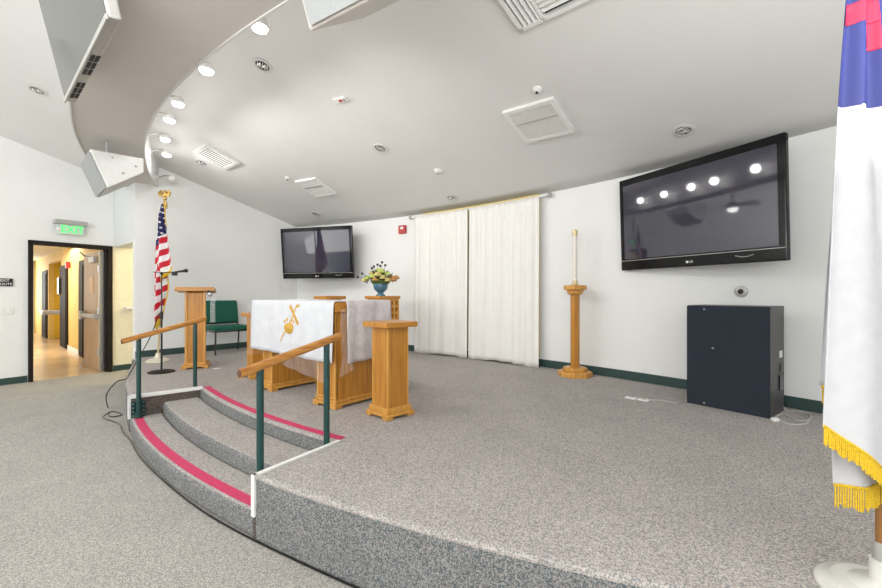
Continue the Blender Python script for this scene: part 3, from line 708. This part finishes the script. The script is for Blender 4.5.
# gold embroidery: two crossed bars and a shell, stitched onto the cloth
def emb(name, pts, m='gold_thread', par=None):
    b = MB(); cx = sum(p[0] for p in pts)/len(pts); cz = sum(p[1] for p in pts)/len(pts)
    f = lambda x, z, e: (x, -.012-front_w(x, .35+.05*max(0, (-z-.05)/.036))-e, z)
    n = len(pts); vs = [f(x, z, .0045) for x, z in pts]+[f(x, z, .002) for x, z in pts]
    b.add(vs, [tuple(range(n)), tuple(range(2*n-1, n-1, -1))]+[(i, (i+1) % n, n+(i+1) % n, n+i) for i in range(n)]); return b.build(name, m, par)
E = bpy.data.objects.new('embroidery', None); COL.objects.link(E); E.parent = ct
bars = [((-.695, -.04), (-.545, -.22), .018), ((-.565, -.03), (-.72, -.25), .008), ((-.72, -.25), (-.83, -.40), .007), ((-.58, -.05), (-.53, -.035), .012)]
for (x0, z0), (x1, z1), w_ in bars:
    n8 = 6; d = Vector((x1-x0, z1-z0)).normalized(); nn = Vector((-d.y, d.x))*w_/1
    up = [(x0+(x1-x0)*i/n8+nn.x, z0+(z1-z0)*i/n8+nn.y) for i in range(n8+1)]; dn_ = [(x0+(x1-x0)*i/n8-nn.x, z0+(z1-z0)*i/n8-nn.y) for i in range(n8, -1, -1)]
    for i in range(n8):
        emb('gold_bar', [up[i], up[i+1], dn_[n8-1-i], dn_[n8-i]], par=E)
emb('gold_shell', [(-.70+.075*math.cos(a)*1.0, -.255+.055*math.sin(a)*(1.2 if a > pi else .8)) for a in [2*pi*k/16 for k in range(16)]], par=E)
for xx, zz in ((-.77, -.20), (-.735, -.18), (-.66, -.185), (-.625, -.20)):
    emb('gold_drop', [(xx+.012*math.cos(a), zz+.018*math.sin(a)) for a in [2*pi*k/8 for k in range(8)]], par=E)
# runner over the right end
rt = thing('altar_runner', 'sheer grey-white lace runner hanging over the right end of the altar', 'cloth', (P0.x, P0.y, HP+AT), an)
vs = []; fs = []; ny = 24
pr = [(-.33+.05*k, .012, 0) for k in range(7)]+[(.006, .008, .2), (.012, -.02, .4)]+[(.014, -.05-.04*k, .4+.05*k) for k in range(13)]
for j, (x, z, h) in enumerate(pr):
    for i in range(ny+1):
        y = .11+(AD-.11)*i/ny; vs.append((x+h*(.02+.012*math.sin(y*23)+.006*math.sin(y*50)), y, z*(1+.05*(1-i/ny)) if z < -.02 else z))
fs = [(j*(ny+1)+i, j*(ny+1)+i+1, (j+1)*(ny+1)+i+1, (j+1)*(ny+1)+i) for j in range(len(pr)-1) for i in range(ny)]
b = MB(); b.add(vs, fs); b.build('lace', 'runner', rt, smooth=True, solid=.004, fix=False)
# clear plastic cover
pt = thing('plastic_cover', 'crinkled clear plastic sheet hanging below the altar cloths', 'plastic sheet', (P0.x, P0.y, HP+AT), an)
def film(x0, y0, x1, y1, z0, z1a, z1b, nm='film'):
    b = MB(); nn = 20; mm = 12; vs = []
    d = Vector((x1-x0, y1-y0)).normalized(); nr_ = Vector((d.y, -d.x))
    for j in range(mm+1):
        for i in range(nn+1):
            s_ = i/nn; zb_ = z1a+(z1b-z1a)*s_; z = z0+(zb_-z0)*j/mm; k = .006*math.sin(i*1.9+j)+.01*math.sin(i*.9-j*.6)
            vs.append((x0+(x1-x0)*s_+nr_.x*k, y0+(y1-y0)*s_+nr_.y*k, z))
    b.add(vs, [(j*(nn+1)+i, j*(nn+1)+i+1, (j+1)*(nn+1)+i+1, (j+1)*(nn+1)+i) for j in range(mm) for i in range(nn)]); b.build(nm, 'plastic_film', pt, smooth=True, fix=False)
film(-.75, -.075, .0, -.075, -.40, -.62, -.72)
film(-AL-.07, -.03, -AL-.05, .32, -.05, -.6, -.6)
film(.075, .0, .075, .16, -.06, -.66, -.6)

# left lectern
t = thing('oak_lectern', 'tall oak lectern with slanted top beside the flag', 'lectern', (-3.45, 5.78, HP), rad(25))
b = MB(); b.box(-.11, -.11, .07, .11, .11, 1.05); b.build('column', 'oak', t, bevel=.004)
b = MB(); 
for sx in (-1, 1): b.box(sx*.11-.015, -.122, .07, sx*.11+.015, -.095, 1.06)
b.build('corner_post', 'oak_light', t, bevel=.004)
b = MB(); b.box(-.165, -.165, .02, .165, .165, .05); b.box(-.14, -.14, .05, .14, .14, .08)
for sx in (-1, 1):
    for sy in (-1, 1): b.cbox((sx*.13, sy*.13, .011), (.07, .07, .022))
b.build('plinth', 'oak_light', t, bevel=.007)
b = MB(); b.mx = Matrix.Translation((0, 0, 1.085)) @ Matrix.Rotation(rad(-4), 4, 'X'); b.box(-.235, -.19, -.028, .235, .19, .028); b.build('top', 'oak_h', t, bevel=.006)
t = thing('lectern_microphone', 'grey ball microphone clipped under the right end of the lectern top', 'microphone', (-3.155, 5.60, 1.395))
b = MB(); b.ball((0, 0, 0), .032); b.build('grille_ball', 'steel', t, smooth=True)
b = MB(); b.tube([(0, 0, .02), (-.03, .02, .05)], .012); b.build('clip', 'black', t)
t = thing('plastic_sleeve', 'clear plastic sleeve hanging from the lectern edge', 'plastic sleeve', (-3.13, 5.62, 1.01))
b = MB(); b.box(-.035, 0, 0, .035, .003, .33); b.build('sleeve', 'plastic_film', t)

# mic stand
t = thing('microphone_stand', 'black boom microphone stand on a round base in front of the flag', 'microphone stand', (-3.68, 5.40, HP))
b = MB(); b.lathe([(.155, 0), (.155, .012), (.12, .022), (.03, .03)], 32); b.build('base', 'frame_dark', t, smooth=True)
b = MB(); b.tube([(0, 0, .02), (0, 0, .75)], .012); b.tube([(0, 0, .75), (0, 0, 1.30)], .008); b.build('pole', 'black', t)
b = MB(); b.ball((0, 0, 1.30), .022); b.lathe([(.018, .70), (.018, .80)], 12); b.build('clutch', 'black', t, smooth=True)
b = MB(); b.tube([(-.12, .02, 1.32), (0, 0, 1.31), (.25, -.05, 1.32)], .006); b.build('boom', 'black', t)
b = MB(); b.tube([(.19, -.04, 1.31), (.28, -.055, 1.325), (.34, -.065, 1.33)], [.014, .014, .018]); b.ball((.365, -.07, 1.333), .026); b.cbox((.2, -.045, 1.29), (.06, .03, .04)); b.build('microphone', 'black', t, smooth=True)

# credence stands behind the altar
t = thing('oak_stand', 'small oak stand showing its top just above the altar cloth', 'stand', (-1.74, 6.42, HP), rad(-44))
b = MB(); b.box(-.13, -.13, .04, .13, .13, .96); b.build('column', 'oak', t, bevel=.004); b = MB(); b.box(-.18, -.18, .95, .18, .18, .999); b.build('top', 'oak_h', t, bevel=.005); b = MB(); b.box(-.17, -.17, 0, .17, .17, .05); b.build('plinth', 'oak_light', t, bevel=.006)
ft = thing('flower_stand', 'oak stand with a lattice side holding the blue flower vase', 'stand', (-.92, 6.45, HP), rad(-44))
b = MB(); b.box(-.20, -.20, .955, .20, .20, 1.0); b.build('top', 'oak_h', ft, bevel=.005)
b = MB(); b.box(-.17, -.165, .62, .16, .165, .955); b.build('box', 'oak', ft, bevel=.003)
b = MB()
for k in range(5): b.box(.17, -.18+.0825*k, .62, .19, -.18+.0825*k+.03, .955)
for k in range(4): b.box(.165, -.18, .62+.1*k, .188, .18, .62+.1*k+.035)
b.build('lattice', 'oak_light', ft)
for sx in (-1, 1):
    for sy in (-1, 1):
        b = MB(); b.cbox((sx*.16, sy*.16, .31), (.035, .035, .62)); b.build('leg', 'oak', ft, bevel=.003)
# vase and flowers
vt = thing('flower_vase', 'blue footed bowl of yellow and amber flowers on the lattice stand', 'vase of flowers', (-.95, 6.45, HP+1.0))
b = MB(); b.lathe([(.075, 0), (.075, .012), (.05, .03), (.042, .05), (.07, .07), (.105, .11), (.115, .16), (.105, .20), (.10, .20), (.10, .17), (.02, .12)], 28); b.build('bowl', 'vase', vt, smooth=True)
b = MB()
for k in range(60):
    a = random.random()*2*pi; e = random.uniform(-.1, 1.2); r = .15+.07*random.random(); c_ = Vector((math.cos(a)*math.cos(e)*r*1.25, math.sin(a)*math.cos(e)*r, .23+math.sin(e)*r*.8)); q = Vector((random.uniform(-1, 1), random.uniform(-1, 1), random.uniform(-.4, 1))).normalized()*.055; s_ = q.cross(Vector((0, .3, 1))).normalized()*.02
    b.add([c_-q, c_+s_, c_+q, c_-s_, c_+Vector((0, 0, .006))], [(0, 1, 4), (1, 2, 4), (2, 3, 4), (3, 0, 4), (3, 2, 1, 0)])
b.ball((0, 0, .24), .13, (1.2, 1, .75)); b.build('leaves', 'leaf', vt)
def bloom(c, r, m):
    b = MB(); c = Vector(c)
    for ring, (n_, rr, zz) in enumerate(((7, 1.0, 0), (6, .65, .35), (3, .3, .55))):
        for k in range(n_):
            a = 2*pi*k/n_+ring*.4; b.ball(c+Vector((math.cos(a)*r*rr*.62, math.sin(a)*r*rr*.62, zz*r)), r*.42, (1, 1, .75), 7, 4)
    b.build('bloom', m, vt, smooth=True)
for c_, r, m_ in [((-.02, -.13, .36), .075, 'petal_y'), ((.03, -.10, .43), .07, 'petal_g'), ((-.11, -.12, .33), .06, 'petal_g'), ((.06, -.15, .31), .06, 'petal_y'), ((.20, -.08, .27), .075, 'petal_o'), ((.25, -.04, .31), .06, 'petal_o'), ((-.20, -.07, .30), .055, 'petal_g'), ((-.25, -.06, .26), .05, 'petal_y'), ((-.06, -.15, .27), .06, 'petal_o'), ((.13, -.1, .38), .05, 'petal_g'), ((-.14, -.03, .4), .05, 'petal_y'), ((-.04, -.02, .46), .05, 'petal_g'), ((.13, -.15, .26), .055, 'petal_y')]: bloom((c_[0], c_[1], c_[2]*.80+.03), r*.9, m_); bloom((c_[0]*.8-.03, c_[1]+.1, c_[2]*.75+.05), r*.85, m_)
b = MB()
for x, z in ((-.28, .38), (-.35, .32), (-.10, .50), (-.04, .53), (.03, .57), (.08, .52), (-.13, .47), (.00, .51)):
    b.tube([(x*.3, 0, .25), (x, -.05, z*.92)], .003, 5); b.ball((x, -.05, z*.92), .02)
b.build('berries', 'berry', vt, smooth=True)

# chair
t = thing('stacking_chair', 'green upholstered chair against the left stage wall', 'chair', (-3.78, 7.25, HP), math.atan2(-.67, .742)+pi/2)
# local -y = facing direction after rotation
b = MB(); b.box(-.285, -.26, .40, .285, .22, .48); b.build('seat', 'chair_green', t, bevel=.035, seg=4, smooth=True)
b = MB(); b.mx = Matrix.Translation((0, .22, .47)) @ Matrix.Rotation(rad(-10), 4, 'X'); b.box(-.28, -.03, .04, .28, .04, .45); b.build('backrest', 'chair_green', t, bevel=.03, seg=4, smooth=True)
b = MB(); b.mx = Matrix.Translation((0, .22, .47)) @ Matrix.Rotation(rad(-10), 4, 'X'); b.box(-.27, .035, .03, .27, .05, .44); b.build('back_shell', 'chair_black', t, bevel=.01)
for sx in (-1, 1):
    b = MB(); b.tube([(sx*.26, -.2, .41), (sx*.27, -.23, .34), (sx*.285, -.26, 0)], .013); b.build('leg', 'chair_black', t, smooth=True)
    b = MB(); b.tube([(sx*.285, .27, 0), (sx*.28, .20, .36), (sx*.27, .235, .47), (sx*.27, .30, .86)], .013); b.build('leg', 'chair_black', t, smooth=True)
    b = MB(); b.tube([(sx*.265, -.21, .385), (sx*.265, .2, .385)], .011); b.build('seat_rail', 'chair_black', t)
b = MB(); b.tube([(-.26, -.2, .385), (.26, -.2, .385)], .011); b.build('seat_rail', 'chair_black', t)

# paschal candle
t = thing('candle_stand', 'octagonal oak candle stand between the curtains and the dark speaker cabinet', 'candle stand', (1.69, 5.17, HP))
ph = pi/8
b = MB(); b.lathe([(.21, .0), (.21, .055), (.20, .065)], 8, phase=ph); b.lathe([(.15, .065), (.15, .10), (.14, .11)], 8, phase=ph); b.build('base', 'oak_light', t, bevel=.004)
b = MB(); b.lathe([(.055, .10), (.055, 1.05)], 8, phase=ph); b.build('column', 'oak', t)
b = MB(); b.lathe([(.075, 1.02), (.10, 1.045), (.10, 1.07), (.14, 1.085), (.14, 1.13), (.13, 1.14)], 8, phase=ph); b.build('capital', 'oak_light', t, bevel=.003)
b = MB(); b.lathe([(.06, 1.14), (.05, 1.15), (.033, 1.16), (.033, 1.20)], 18); b.build('socket', 'gold_dull', t, smooth=True)
t2 = thing('paschal_candle', 'tall slim white candle with a brass cap on the octagonal stand', 'candle', (1.69, 5.17, HP+1.195))
b = MB(); b.lathe([(.027, 0), (.027, .58)], 18); b.build('wax', 'candle', t2, smooth=True)
b = MB(); b.lathe([(.031, .56), (.031, .63), (.02, .64)], 18); b.build('cap', 'gold_dull', t2, smooth=True)
t2.location.z = HP+1.20

# ------------------------------------------------------------ curtains
k0 = (414-441)/410; k1 = (538.5-441)/410; km = (467.5-441)/410
ca0 = bearing(k0, .13)[2]; cam_ = bearing(km, .13)[2]; ca1 = bearing(k1, .13)[2]
def curtain(a0, a1, label, folds, sd):
    rnd = random.Random(sd); n = 130; m = 30; vs = []
    ph = [rnd.uniform(0, 6.28) for _ in range(5)]
    t = thing('stage_curtain', label, 'curtain', (BC[0]+(BR-.13)*math.cos((a0+a1)/2), BC[1]+(BR-.13)*math.sin((a0+a1)/2), HP), 0, 'ivory curtains')
    for j in range(m+1):
        s_ = j/m; z = .015+(2.395-.015)*s_
        for i in range(n+1):
            q = i/n; a = a0+(a1-a0)*q
            amp = .010+.014*(1-s_)**.7
            fld = math.sin(q*folds*2*pi+ph[0]+.7*math.sin(q*9+ph[1]))*amp + .008*math.sin(q*folds*5.1*pi+ph[2])*(.4+s_)
            top = max(0, (s_-.95)/.05); fld = fld*(1-.55*top)+.007*math.sin(q*150)*min(1, max(0, (s_-.9)/.1))
            R = BR-.10-.012+fld-.035*(1-s_)
            vs.append((BC[0]+R*math.cos(a)-t.location.x, BC[1]+R*math.sin(a)-t.location.y, z+(.012*math.sin(q*7+ph[3]) if j == 0 else 0)))
    b = MB(); b.add(vs, [(j*(n+1)+i, j*(n+1)+i+1, (j+1)*(n+1)+i+1, (j+1)*(n+1)+i) for j in range(m) for i in range(n)])
    b.build('fabric', 'curtain', t, smooth=True, solid=.004, fix=False)
g = .0012
curtain(ca0, cam_+g, 'left ivory curtain panel on the curved back wall', 4, 3)
curtain(cam_-g*.6, ca1, 'right ivory curtain panel on the curved back wall', 5, 8)
t = thing('curtain_rod', 'white curtain rod with finials above the ivory curtains', 'curtain rod', (.6, 6.6, HP+2.40))
b = MB(); pts = []
for i in range(25):
    a = ca0+.010+(ca1-.010-ca0-.010)*i/24*1.0; pts.append((BC[0]+(BR-.06)*math.cos(a)-.6, BC[1]+(BR-.06)*math.sin(a)-6.6, .0))
b.tube(pts, .014); b.build('rod', 'white', t, smooth=True)
for p in (pts[0], pts[-1]):
    b = MB(); b.ball(p, .035); b.build('finial', 'silver', t, smooth=True)
o = arcsolid(BC, BR-.012, BR-.001, [math.degrees(ca1+.004+(ca0-ca1-.012)*i/30) for i in range(31)], HP+.12, 2.825).build('trim_5', 'pale_yellow'); struct(o, 'pale yellow painted panel behind the curtains')  # added panel, its yellow stands in for the warm glow there

# red strobe on back wall
def wallthing(name, label, cat, k, z, off=.0):
    x, y, a = bearing(k, off); return thing(name, label, cat, (x, y, z), a-pi/2)   # local +y into wall
t = wallthing('fire_alarm_strobe', 'small red fire alarm strobe left of the curtains', 'fire alarm', (402.5-441)/410, 2.55+.03, .03)
b = MB(); b.box(-.075, -.03, -.075, .075, .029, .075); b.build('housing', 'redplastic', t, bevel=.01); b = MB(); b.box(-.02, -.045, -.0, .045, -.03, .04); b.build('lens', 'white', t)
t = wallthing('cable_outlet', 'round metal wall outlet above the dark speaker cabinet', 'outlet', (741-441)/410, 1.425, .012)
b = MB(); b.mx = Matrix.Rotation(pi/2, 4, 'X'); b.lathe([(.055, -.01), (.055, .006), (.045, .01)], 20); b.build('ring', 'silver', t, smooth=True)
b = MB(); b.mx = Matrix.Rotation(pi/2, 4, 'X'); b.lathe([(.025, .006), (.025, .014), (.01, .016)], 14); b.build('socket', 'darkhole', t)
# outlet plates on the left stage wall
for j, (s_, lab) in enumerate(((2.42, 'left white outlet plate on the wall below the corner television'), (2.62, 'right white outlet plate on the wall below the corner television'))):
    p = LW0+ld*(s_+.05)-ln*.006
    t = thing('outlet_plate', lab, 'outlet', (p.x, p.y, 1.52), math.atan2(ld.y, ld.x), 'outlet plates left of the stage')
    b = MB(); b.box(-.06, -.005, -.07, .06, .005, .07); b.build('plate', 'white', t, bevel=.003)
    b = MB(); b.box(-.02, -.008, -.045, .02, -.004, -.01); b.box(-.02, -.008, .01, .02, -.004, .045); b.build('socket', 'offwhite', t)

# ------------------------------------------------------------ dark speaker cabinet
t = thing('speaker_cabinet', 'large dark blue-black speaker cabinet on the stage under the big television', 'speaker', (2.33, 3.89, HP), math.atan2(-.51, .38))
W_ = .635; D_ = .40; Hh = .925
b = MB(); b.box(0, .02, 0, W_, D_, Hh); b.build('cabinet', 'speaker_side', t, bevel=.006)
b = MB(); b.box(.0, 0, .0, W_, .022, Hh-.004); b.build('grille', 'speaker_blue', t, bevel=.006)
for x, z in ((.15, .03), (.22, .54), (.15, .89)):
    b = MB(); b.ball((x, -.001, z), .009); b.build('stud', 'silver', t)
b = MB(); b.box(W_-.002, .26, .48, W_+.008, .32, .54); b.build('knob', 'white', t, bevel=.004)
b = MB(); b.box(W_-.002, .27, .36, W_+.006, .33, .43); b.box(W_-.002, .25, .20, W_+.008, .33, .33); b.build('jack_plate', 'gloss', t)
def cable(name, label, pts, r, m, n=6, sub=8):
    # smooth catmull path
    P = [Vector(p) for p in pts]; out = []
    for i in range(len(P)-1):
        p0, p1, p2, p3 = P[max(i-1, 0)], P[i], P[i+1], P[min(i+2, len(P)-1)]
        for k in range(sub):
            s_ = k/sub; out.append(.5*((2*p1)+(-p0+p2)*s_+(2*p0-5*p1+4*p2-p3)*s_*s_+(-p0+3*p1-3*p2+p3)*s_**3))
    out.append(P[-1]); b = MB(); b.tube(out, r, n); return tag(b.build(name, m, smooth=True), label, 'cable')
def fl(u, v, z=HP): Y = (1.4-z)*410/(v-294); return ((u-441)/410*Y, Y, z+.006)
cable('power_cable', 'grey cable coiled on the carpet right of the speaker cabinet', [(2.96, 3.62, .70), (2.99, 3.62, .5), fl(786, 411), fl(800, 412), fl(811, 416), fl(806, 424), fl(790, 425), fl(776, 419), fl(783, 415), fl(797, 421), fl(809, 420), fl(800, 413)], .006, 'greycable')
cable('signal_cable', 'thin grey cable from the floor box to the speaker cabinet', [fl(648, 400.5), fl(662, 401), fl(676, 403.5), fl(684, 401), fl(688, 402)], .005, 'greycable')
for (u, v), lab in (((631, 398.5), 'left small white floor box on the stage carpet'), ((643.5, 400.5), 'right small white floor box joined to the grey cable')):
    x, y, z = fl(u, v); t = thing('floor_box', lab, 'floor box', (x, y, HP), rad(-45)); b = MB(); b.box(-.05, -.035, 0.001, .05, .035, .012); b.build('lid', 'white', t, bevel=.004); b = MB(); b.box(-.02, -.012, .012, .02, .012, .015); b.build('socket', 'silver', t)
x, y, z = fl(775, 421.5); t = thing('cable_plug', 'white plug lying beside the coiled cable', 'plug', (x, y, HP)); b = MB(); b.box(-.025, -.018, .001, .025, .018, .03); b.build('body', 'white', t, bevel=.006)
b = MB(); b.tube([(.02, 0, .015), (.06, .02, .01)], .005); b.build('lead', 'greycable', t)
x, y, z = fl(217, 368.5); t = thing('paper_scrap', 'small white paper on the stage beside the lectern', 'paper', (x, y, HP+.001), .3); b = MB(); b.box(-.05, -.03, 0, .05, .03, .003); b.build('sheet', 'white', t)
# black cable on the room floor along the stage
pts = [(-3.72, 5.42, 1.15), (-3.86, 5.42, .80), (-3.90, 5.15, .42), (-3.78, 4.92, HP+.012), (-3.80, 4.80, HP+.0), (-3.90, 4.78, .22), fl(108, 408, .0), fl(110, 417, .0), fl(122, 415, .0), fl(112, 412, 0), fl(103, 418, .0), fl(118, 424, 0), fl(123, 433, 0)]
pts += [(*pol(SC, SR+.012+.004*math.sin(i), 222.5+i*1.6), .008) for i in range(19)]
cable('black_cable', 'long thin black cable looped off the stage and run along its curved foot', pts, .006, 'black')

# ------------------------------------------------------------ United States flag
def interp(tab, z):
    tab = sorted(tab)
    if z <= tab[0][0]: return tab[0][1]
    for (a, x), (c, y) in zip(tab, tab[1:]):
        if z <= c: return x+(y-x)*(z-a)/(c-a)
    return tab[-1][1]
FY = 6.26
t = thing('national_flag', 'red, white and blue striped flag with stars on a gold-topped pole by the left wall', 'flag', (-4.32, FY, HP))
def uv(u, v, y=FY): return ((u-441)/410*y, 1.4-(v-294)/410*y)     # to world x,z in the flag's plane
bx, bz = -4.32, HP
b = MB(); b.lathe([(.165, 0), (.165, .015), (.12, .04), (.05, .06), (.035, .10), (.03, .13)], 28); b.build('base', 'base_cream', t, smooth=True)
b = MB(); b.tube([(0, 0, .1), (.09, .02, 2.36)], .014); b.build('pole', 'gold_dull', t)
b = MB(); b.tube([(.09, .02, 2.34), (.092, .02, 2.42)], .035); b.tube([(.092, .02, 2.42), (.092, .02, 2.46)], [.03, .012]); b.ball((.092, .02, 2.49), .03)
e = b.build('finial_cap', 'gold', t, smooth=True)
b = MB(); b.ball((.092, .02, 2.55), .035, (.8, .8, 1.4)); b.ball((.10, 0, 2.605), .02)
for sx in (-1, 1):
    b.add([(.092+sx*.015, .02, 2.53), (.092+sx*.075, .0, 2.51), (.092+sx*.10, .0, 2.58), (.092+sx*.06, .01, 2.62), (.092+sx*.015, .02, 2.585), (.092+sx*.015, .03, 2.53), (.092+sx*.075, .015, 2.51), (.092+sx*.10, .015, 2.58), (.092+sx*.06, .02, 2.62), (.092+sx*.015, .03, 2.585)],
          [(0, 1, 2, 3, 4), (9, 8, 7, 6, 5), (0, 5, 6, 1), (1, 6, 7, 2), (2, 7, 8, 3), (3, 8, 9, 4), (4, 9, 5, 0)])
b.build('eagle', 'gold', t, smooth=True)
def flag_layer(left, right, y, colf, n, m, amp, folds, par, name, mats, hem=None, top=None, solid=.003, px=1.0):
    # left/right: lists of (s, u, v) for s in 0..1 down the flag
    L = lambda s, k: interp([(q[0], q[k]) for q in left], s); R = lambda s, k: interp([(q[0], q[k]) for q in right], s)
    b = MB(); vs = []; cs = []
    for j in range(m+1):
        s = j/m; lu, lv, ru, rv = L(s, 1), L(s, 2), R(s, 1), R(s, 2)
        for i in range(n+1):
            q = i/n; u = lu+(ru-lu)*q; v = lv+(rv-lv)*q; x, z = uv(u, v, y)
            dy = amp*math.sin(q*folds*2*pi+s*1.5)*(min(1, s*3)+.2)
            vs.append((x-par.location.x, y-par.location.y+dy, z-par.location.z)); cs.append((q, s, u, v))
    fs = [(j*(n+1)+i, j*(n+1)+i+1, (j+1)*(n+1)+i+1, (j+1)*(n+1)+i) for j in range(m) for i in range(n)]
    b.add(vs, fs)
    b.mi = [colf(*[sum(cs[k][d] for k in f)/4 for d in range(4)]) for f in fs]
    o = b.build(name, mats, par, smooth=True, solid=solid, fix=False); return o, vs, (n, m)
def fringe(pts, length, par, name='fringe', y_off=-.008, step=.012, wd=.004, dirn=(0, 0, -1)):
    b = MB(); P = [Vector(p) for p in pts]; rnd = random.Random(5); d = Vector(dirn)
    for a, c in zip(P, P[1:]):
        L = (c-a).length; n = max(1, int(L/step))
        for i in range(n):
            p = a.lerp(c, (i+.5)/n)+Vector((0, y_off, 0)); q = p+d*length*rnd.uniform(.85, 1.05)+Vector((rnd.uniform(-.2, .2)*wd, rnd.uniform(-.5, .5)*wd, 0))
            b.tube([p, q], wd, 5)
        b.tube([a+Vector((0, y_off, 0)), c+Vector((0, y_off, 0))], wd*1.9, 5)
    return b.build(name, 'fringe', par)
def us_col(q, s, u, v):
    edge = 250-.0*(u)
    if v < 236-1.1*(u-162) or (u < 158.5 and v < 250-(u-154)*2):
        # stars on a loose diagonal grid
        a = (u+v*.18)/3.3; c = (v-.3*u)/5.2; off = .5 if int(math.floor(c)) % 2 else 0
        fa_ = (a+off) % 1-.5; fc_ = c % 1-.5
        return 1 if (fa_*3.3)**2+(fc_*5.2)**2 < .8 else 2
    w_ = (v+.62*(u-155)) if u > 158 else (v+.62*3+2.2*(158-u)*-.8)
    return 0 if int(math.floor((w_-236)/6.2)) % 2 else 1
mats = ['flag_red', 'flag_white', 'flag_blue']
lo, lvs, dims = flag_layer([(0, 156, 240), (.35, 153.5, 285), (.75, 153, 312), (1, 156, 326)], [(0, 168, 240), (.35, 167, 276), (.6, 167.5, 288), (1, 160.5, 318)], FY-.03, us_col, 30, 80, .035, 2, t, 'flag_lower_fold', mats)
up_, uvs, dims2 = flag_layer([(0, 161.5, 204), (.2, 158, 216), (.5, 156, 240), (.8, 155.2, 264), (1, 159.5, 279)], [(0, 164, 204), (.2, 165.5, 216), (.5, 168.5, 240), (.8, 172, 259), (1, 173.2, 267)], FY-.09, us_col, 70, 220, .03, 1.5, t, 'flag_upper_fold', mats)
n, m = dims2; row = uvs[m*(n+1):(m+1)*(n+1)]; fringe(row[::6]+[row[-1]], .055, t, wd=.005, step=.011)
n, m = dims; row = lvs[m*(n+1):(m+1)*(n+1)]; fringe(row[::4]+[row[-1]], .06, t, wd=.005, step=.011)
col = [lvs[j*(n+1)+n] for j in range(int(m*.35), m+1, 6)]; fringe(col, .045, t, wd=.005, step=.011, dirn=(-.2, 0, -1))
colr = [uvs[j*(dims2[0]+1)+dims2[0]] for j in range(0, 80, 12)]; fringe(colr, .03, t, wd=.003, step=.012, y_off=.0)

# ------------------------------------------------------------ white, blue and red flag at the right
CY = 1.34
t = thing('church_flag', 'white flag with a blue corner, red cross and yellow fringe at the right edge', 'flag', (1.495, 1.39, HP))
b = MB(); b.lathe([(.172, 0), (.172, .010), (.162, .018), (.135, .026), (.13, .032), (.085, .040), (.08, .046), (.045, .054), (.032, .06), (.032, .13)], 40); b.build('base', 'base_white', t, smooth=True)
b = MB(); b.tube([(0, 0, .06), (0, 0, 2.5)], .0165, 16); b.build('pole', 'pole_wood', t, smooth=True)
b = MB(); b.lathe([(.024, .12), (.026, .17), (.022, .19)], 16); b.build('collar', 'silver', t, smooth=True)
b = MB(); b.ball((0, 0, 2.53), .04); b.build('finial', 'gold', t, smooth=True)
cf_l = [(0, 874, -150), (.12, 860, -60), (.25, 847.5, 0), (.42, 841, 105), (.55, 838.5, 160), (.8, 831.5, 320), (1, 827, 427)]
cf_r = [(0, 880, -150), (.12, 879, -60), (.25, 878, 0), (.42, 884, 108), (.55, 900, 180), (.8, 925, 340), (1, 935, 508)]
def cf_col(q, s, u, v): return 1 if v < 105.5+.035*(u-838) else 0
o1, v1, d1 = flag_layer(cf_l, cf_r, CY-.045, cf_col, 50, 420, .012, 1.6, t, 'flag_front_fold', ['cf_white', 'cf_blue'])
n, m = d1; row = v1[m*(n+1):(m+1)*(n+1)]; fringe(row[::2]+[row[-1]], .058, t, step=.0055, wd=.0026, y_off=-.004)
bl = [(0, 874, -150), (.25, 855, 0), (.5, 845, 180), (.8, 835, 420), (1, 837, 486)]; br = [(0, 884, -150), (.25, 905, 0), (.5, 918, 180), (.8, 930, 400), (1, 935, 486)]
o2, v2, d2 = flag_layer(bl, br, CY+.02, lambda q, s, u, v: 1 if v < 18 else 0, 40, 200, .012, 2.2, t, 'flag_back_fold', ['cf_white', 'cf_blue'])
n, m = d2; row = [p for p in v2[m*(n+1):(m+1)*(n+1)]]; fringe(row[::2]+[row[-1]], .075, t, step=.0055, wd=.0026, y_off=-.004)
o3, v3, d3 = flag_layer([(0, 838, 150), (.3, 829, 250), (1, 820.5, 386)], [(0, 846, 150), (.3, 840, 250), (1, 828, 388)], CY+.06, lambda *a: 0, 10, 30, .004, 1, t, 'flag_side_fold', ['cf_white'])
row = v3[-11:]; fringe(row[::5], .058, t, step=.0055, wd=.0026)
# red cross laid on the blue corner, following the front fold
def front_pt(u, v):
    s0 = 0; s1 = 1
    Lf = lambda s, k, T: interp([(q[0], q[k]) for q in T], s)
    for _ in range(30):
        s = (s0+s1)/2; lu, lv, ru, rv = Lf(s, 1, cf_l), Lf(s, 2, cf_l), Lf(s, 1, cf_r), Lf(s, 2, cf_r)
        q = (u-lu)/(ru-lu); vv_ = lv+(rv-lv)*q
        if vv_ < v: s0 = s
        else: s1 = s
    y = CY-.045; x, z = uv(u, v, y); dy = .012*math.sin(q*1.6*2*pi+s*1.5)*(min(1, s*3)+.2)
    return Vector((x-t.location.x, y-t.location.y+dy-.0035, z-t.location.z))
b = MB()
def patch(c, n=10):   # corners tl,tr,br,bl in (u,v)
    vs = []
    for j in range(n+1):
        for i in range(n+1):
            p = i/n; q = j/n
            u = (1-q)*((1-p)*c[0][0]+p*c[1][0])+q*((1-p)*c[3][0]+p*c[2][0]); v = (1-q)*((1-p)*c[0][1]+p*c[1][1])+q*((1-p)*c[3][1]+p*c[2][1])
            vs.append(front_pt(u, v))
    b.add(vs, [(j*(n+1)+i, j*(n+1)+i+1, (j+1)*(n+1)+i+1, (j+1)*(n+1)+i) for j in range(n) for i in range(n)])
patch([(847.5, 4), (876, -1), (877.5, 21), (843.5, 25)]); patch([(868.5, 21.5), (877.3, 20.5), (879, 50), (861, 48.5)]); patch([(866, -45), (877.5, -45), (877, -1), (864, 1)])
b.build('cross', 'cf_red', t, smooth=True, solid=.001, fix=False)
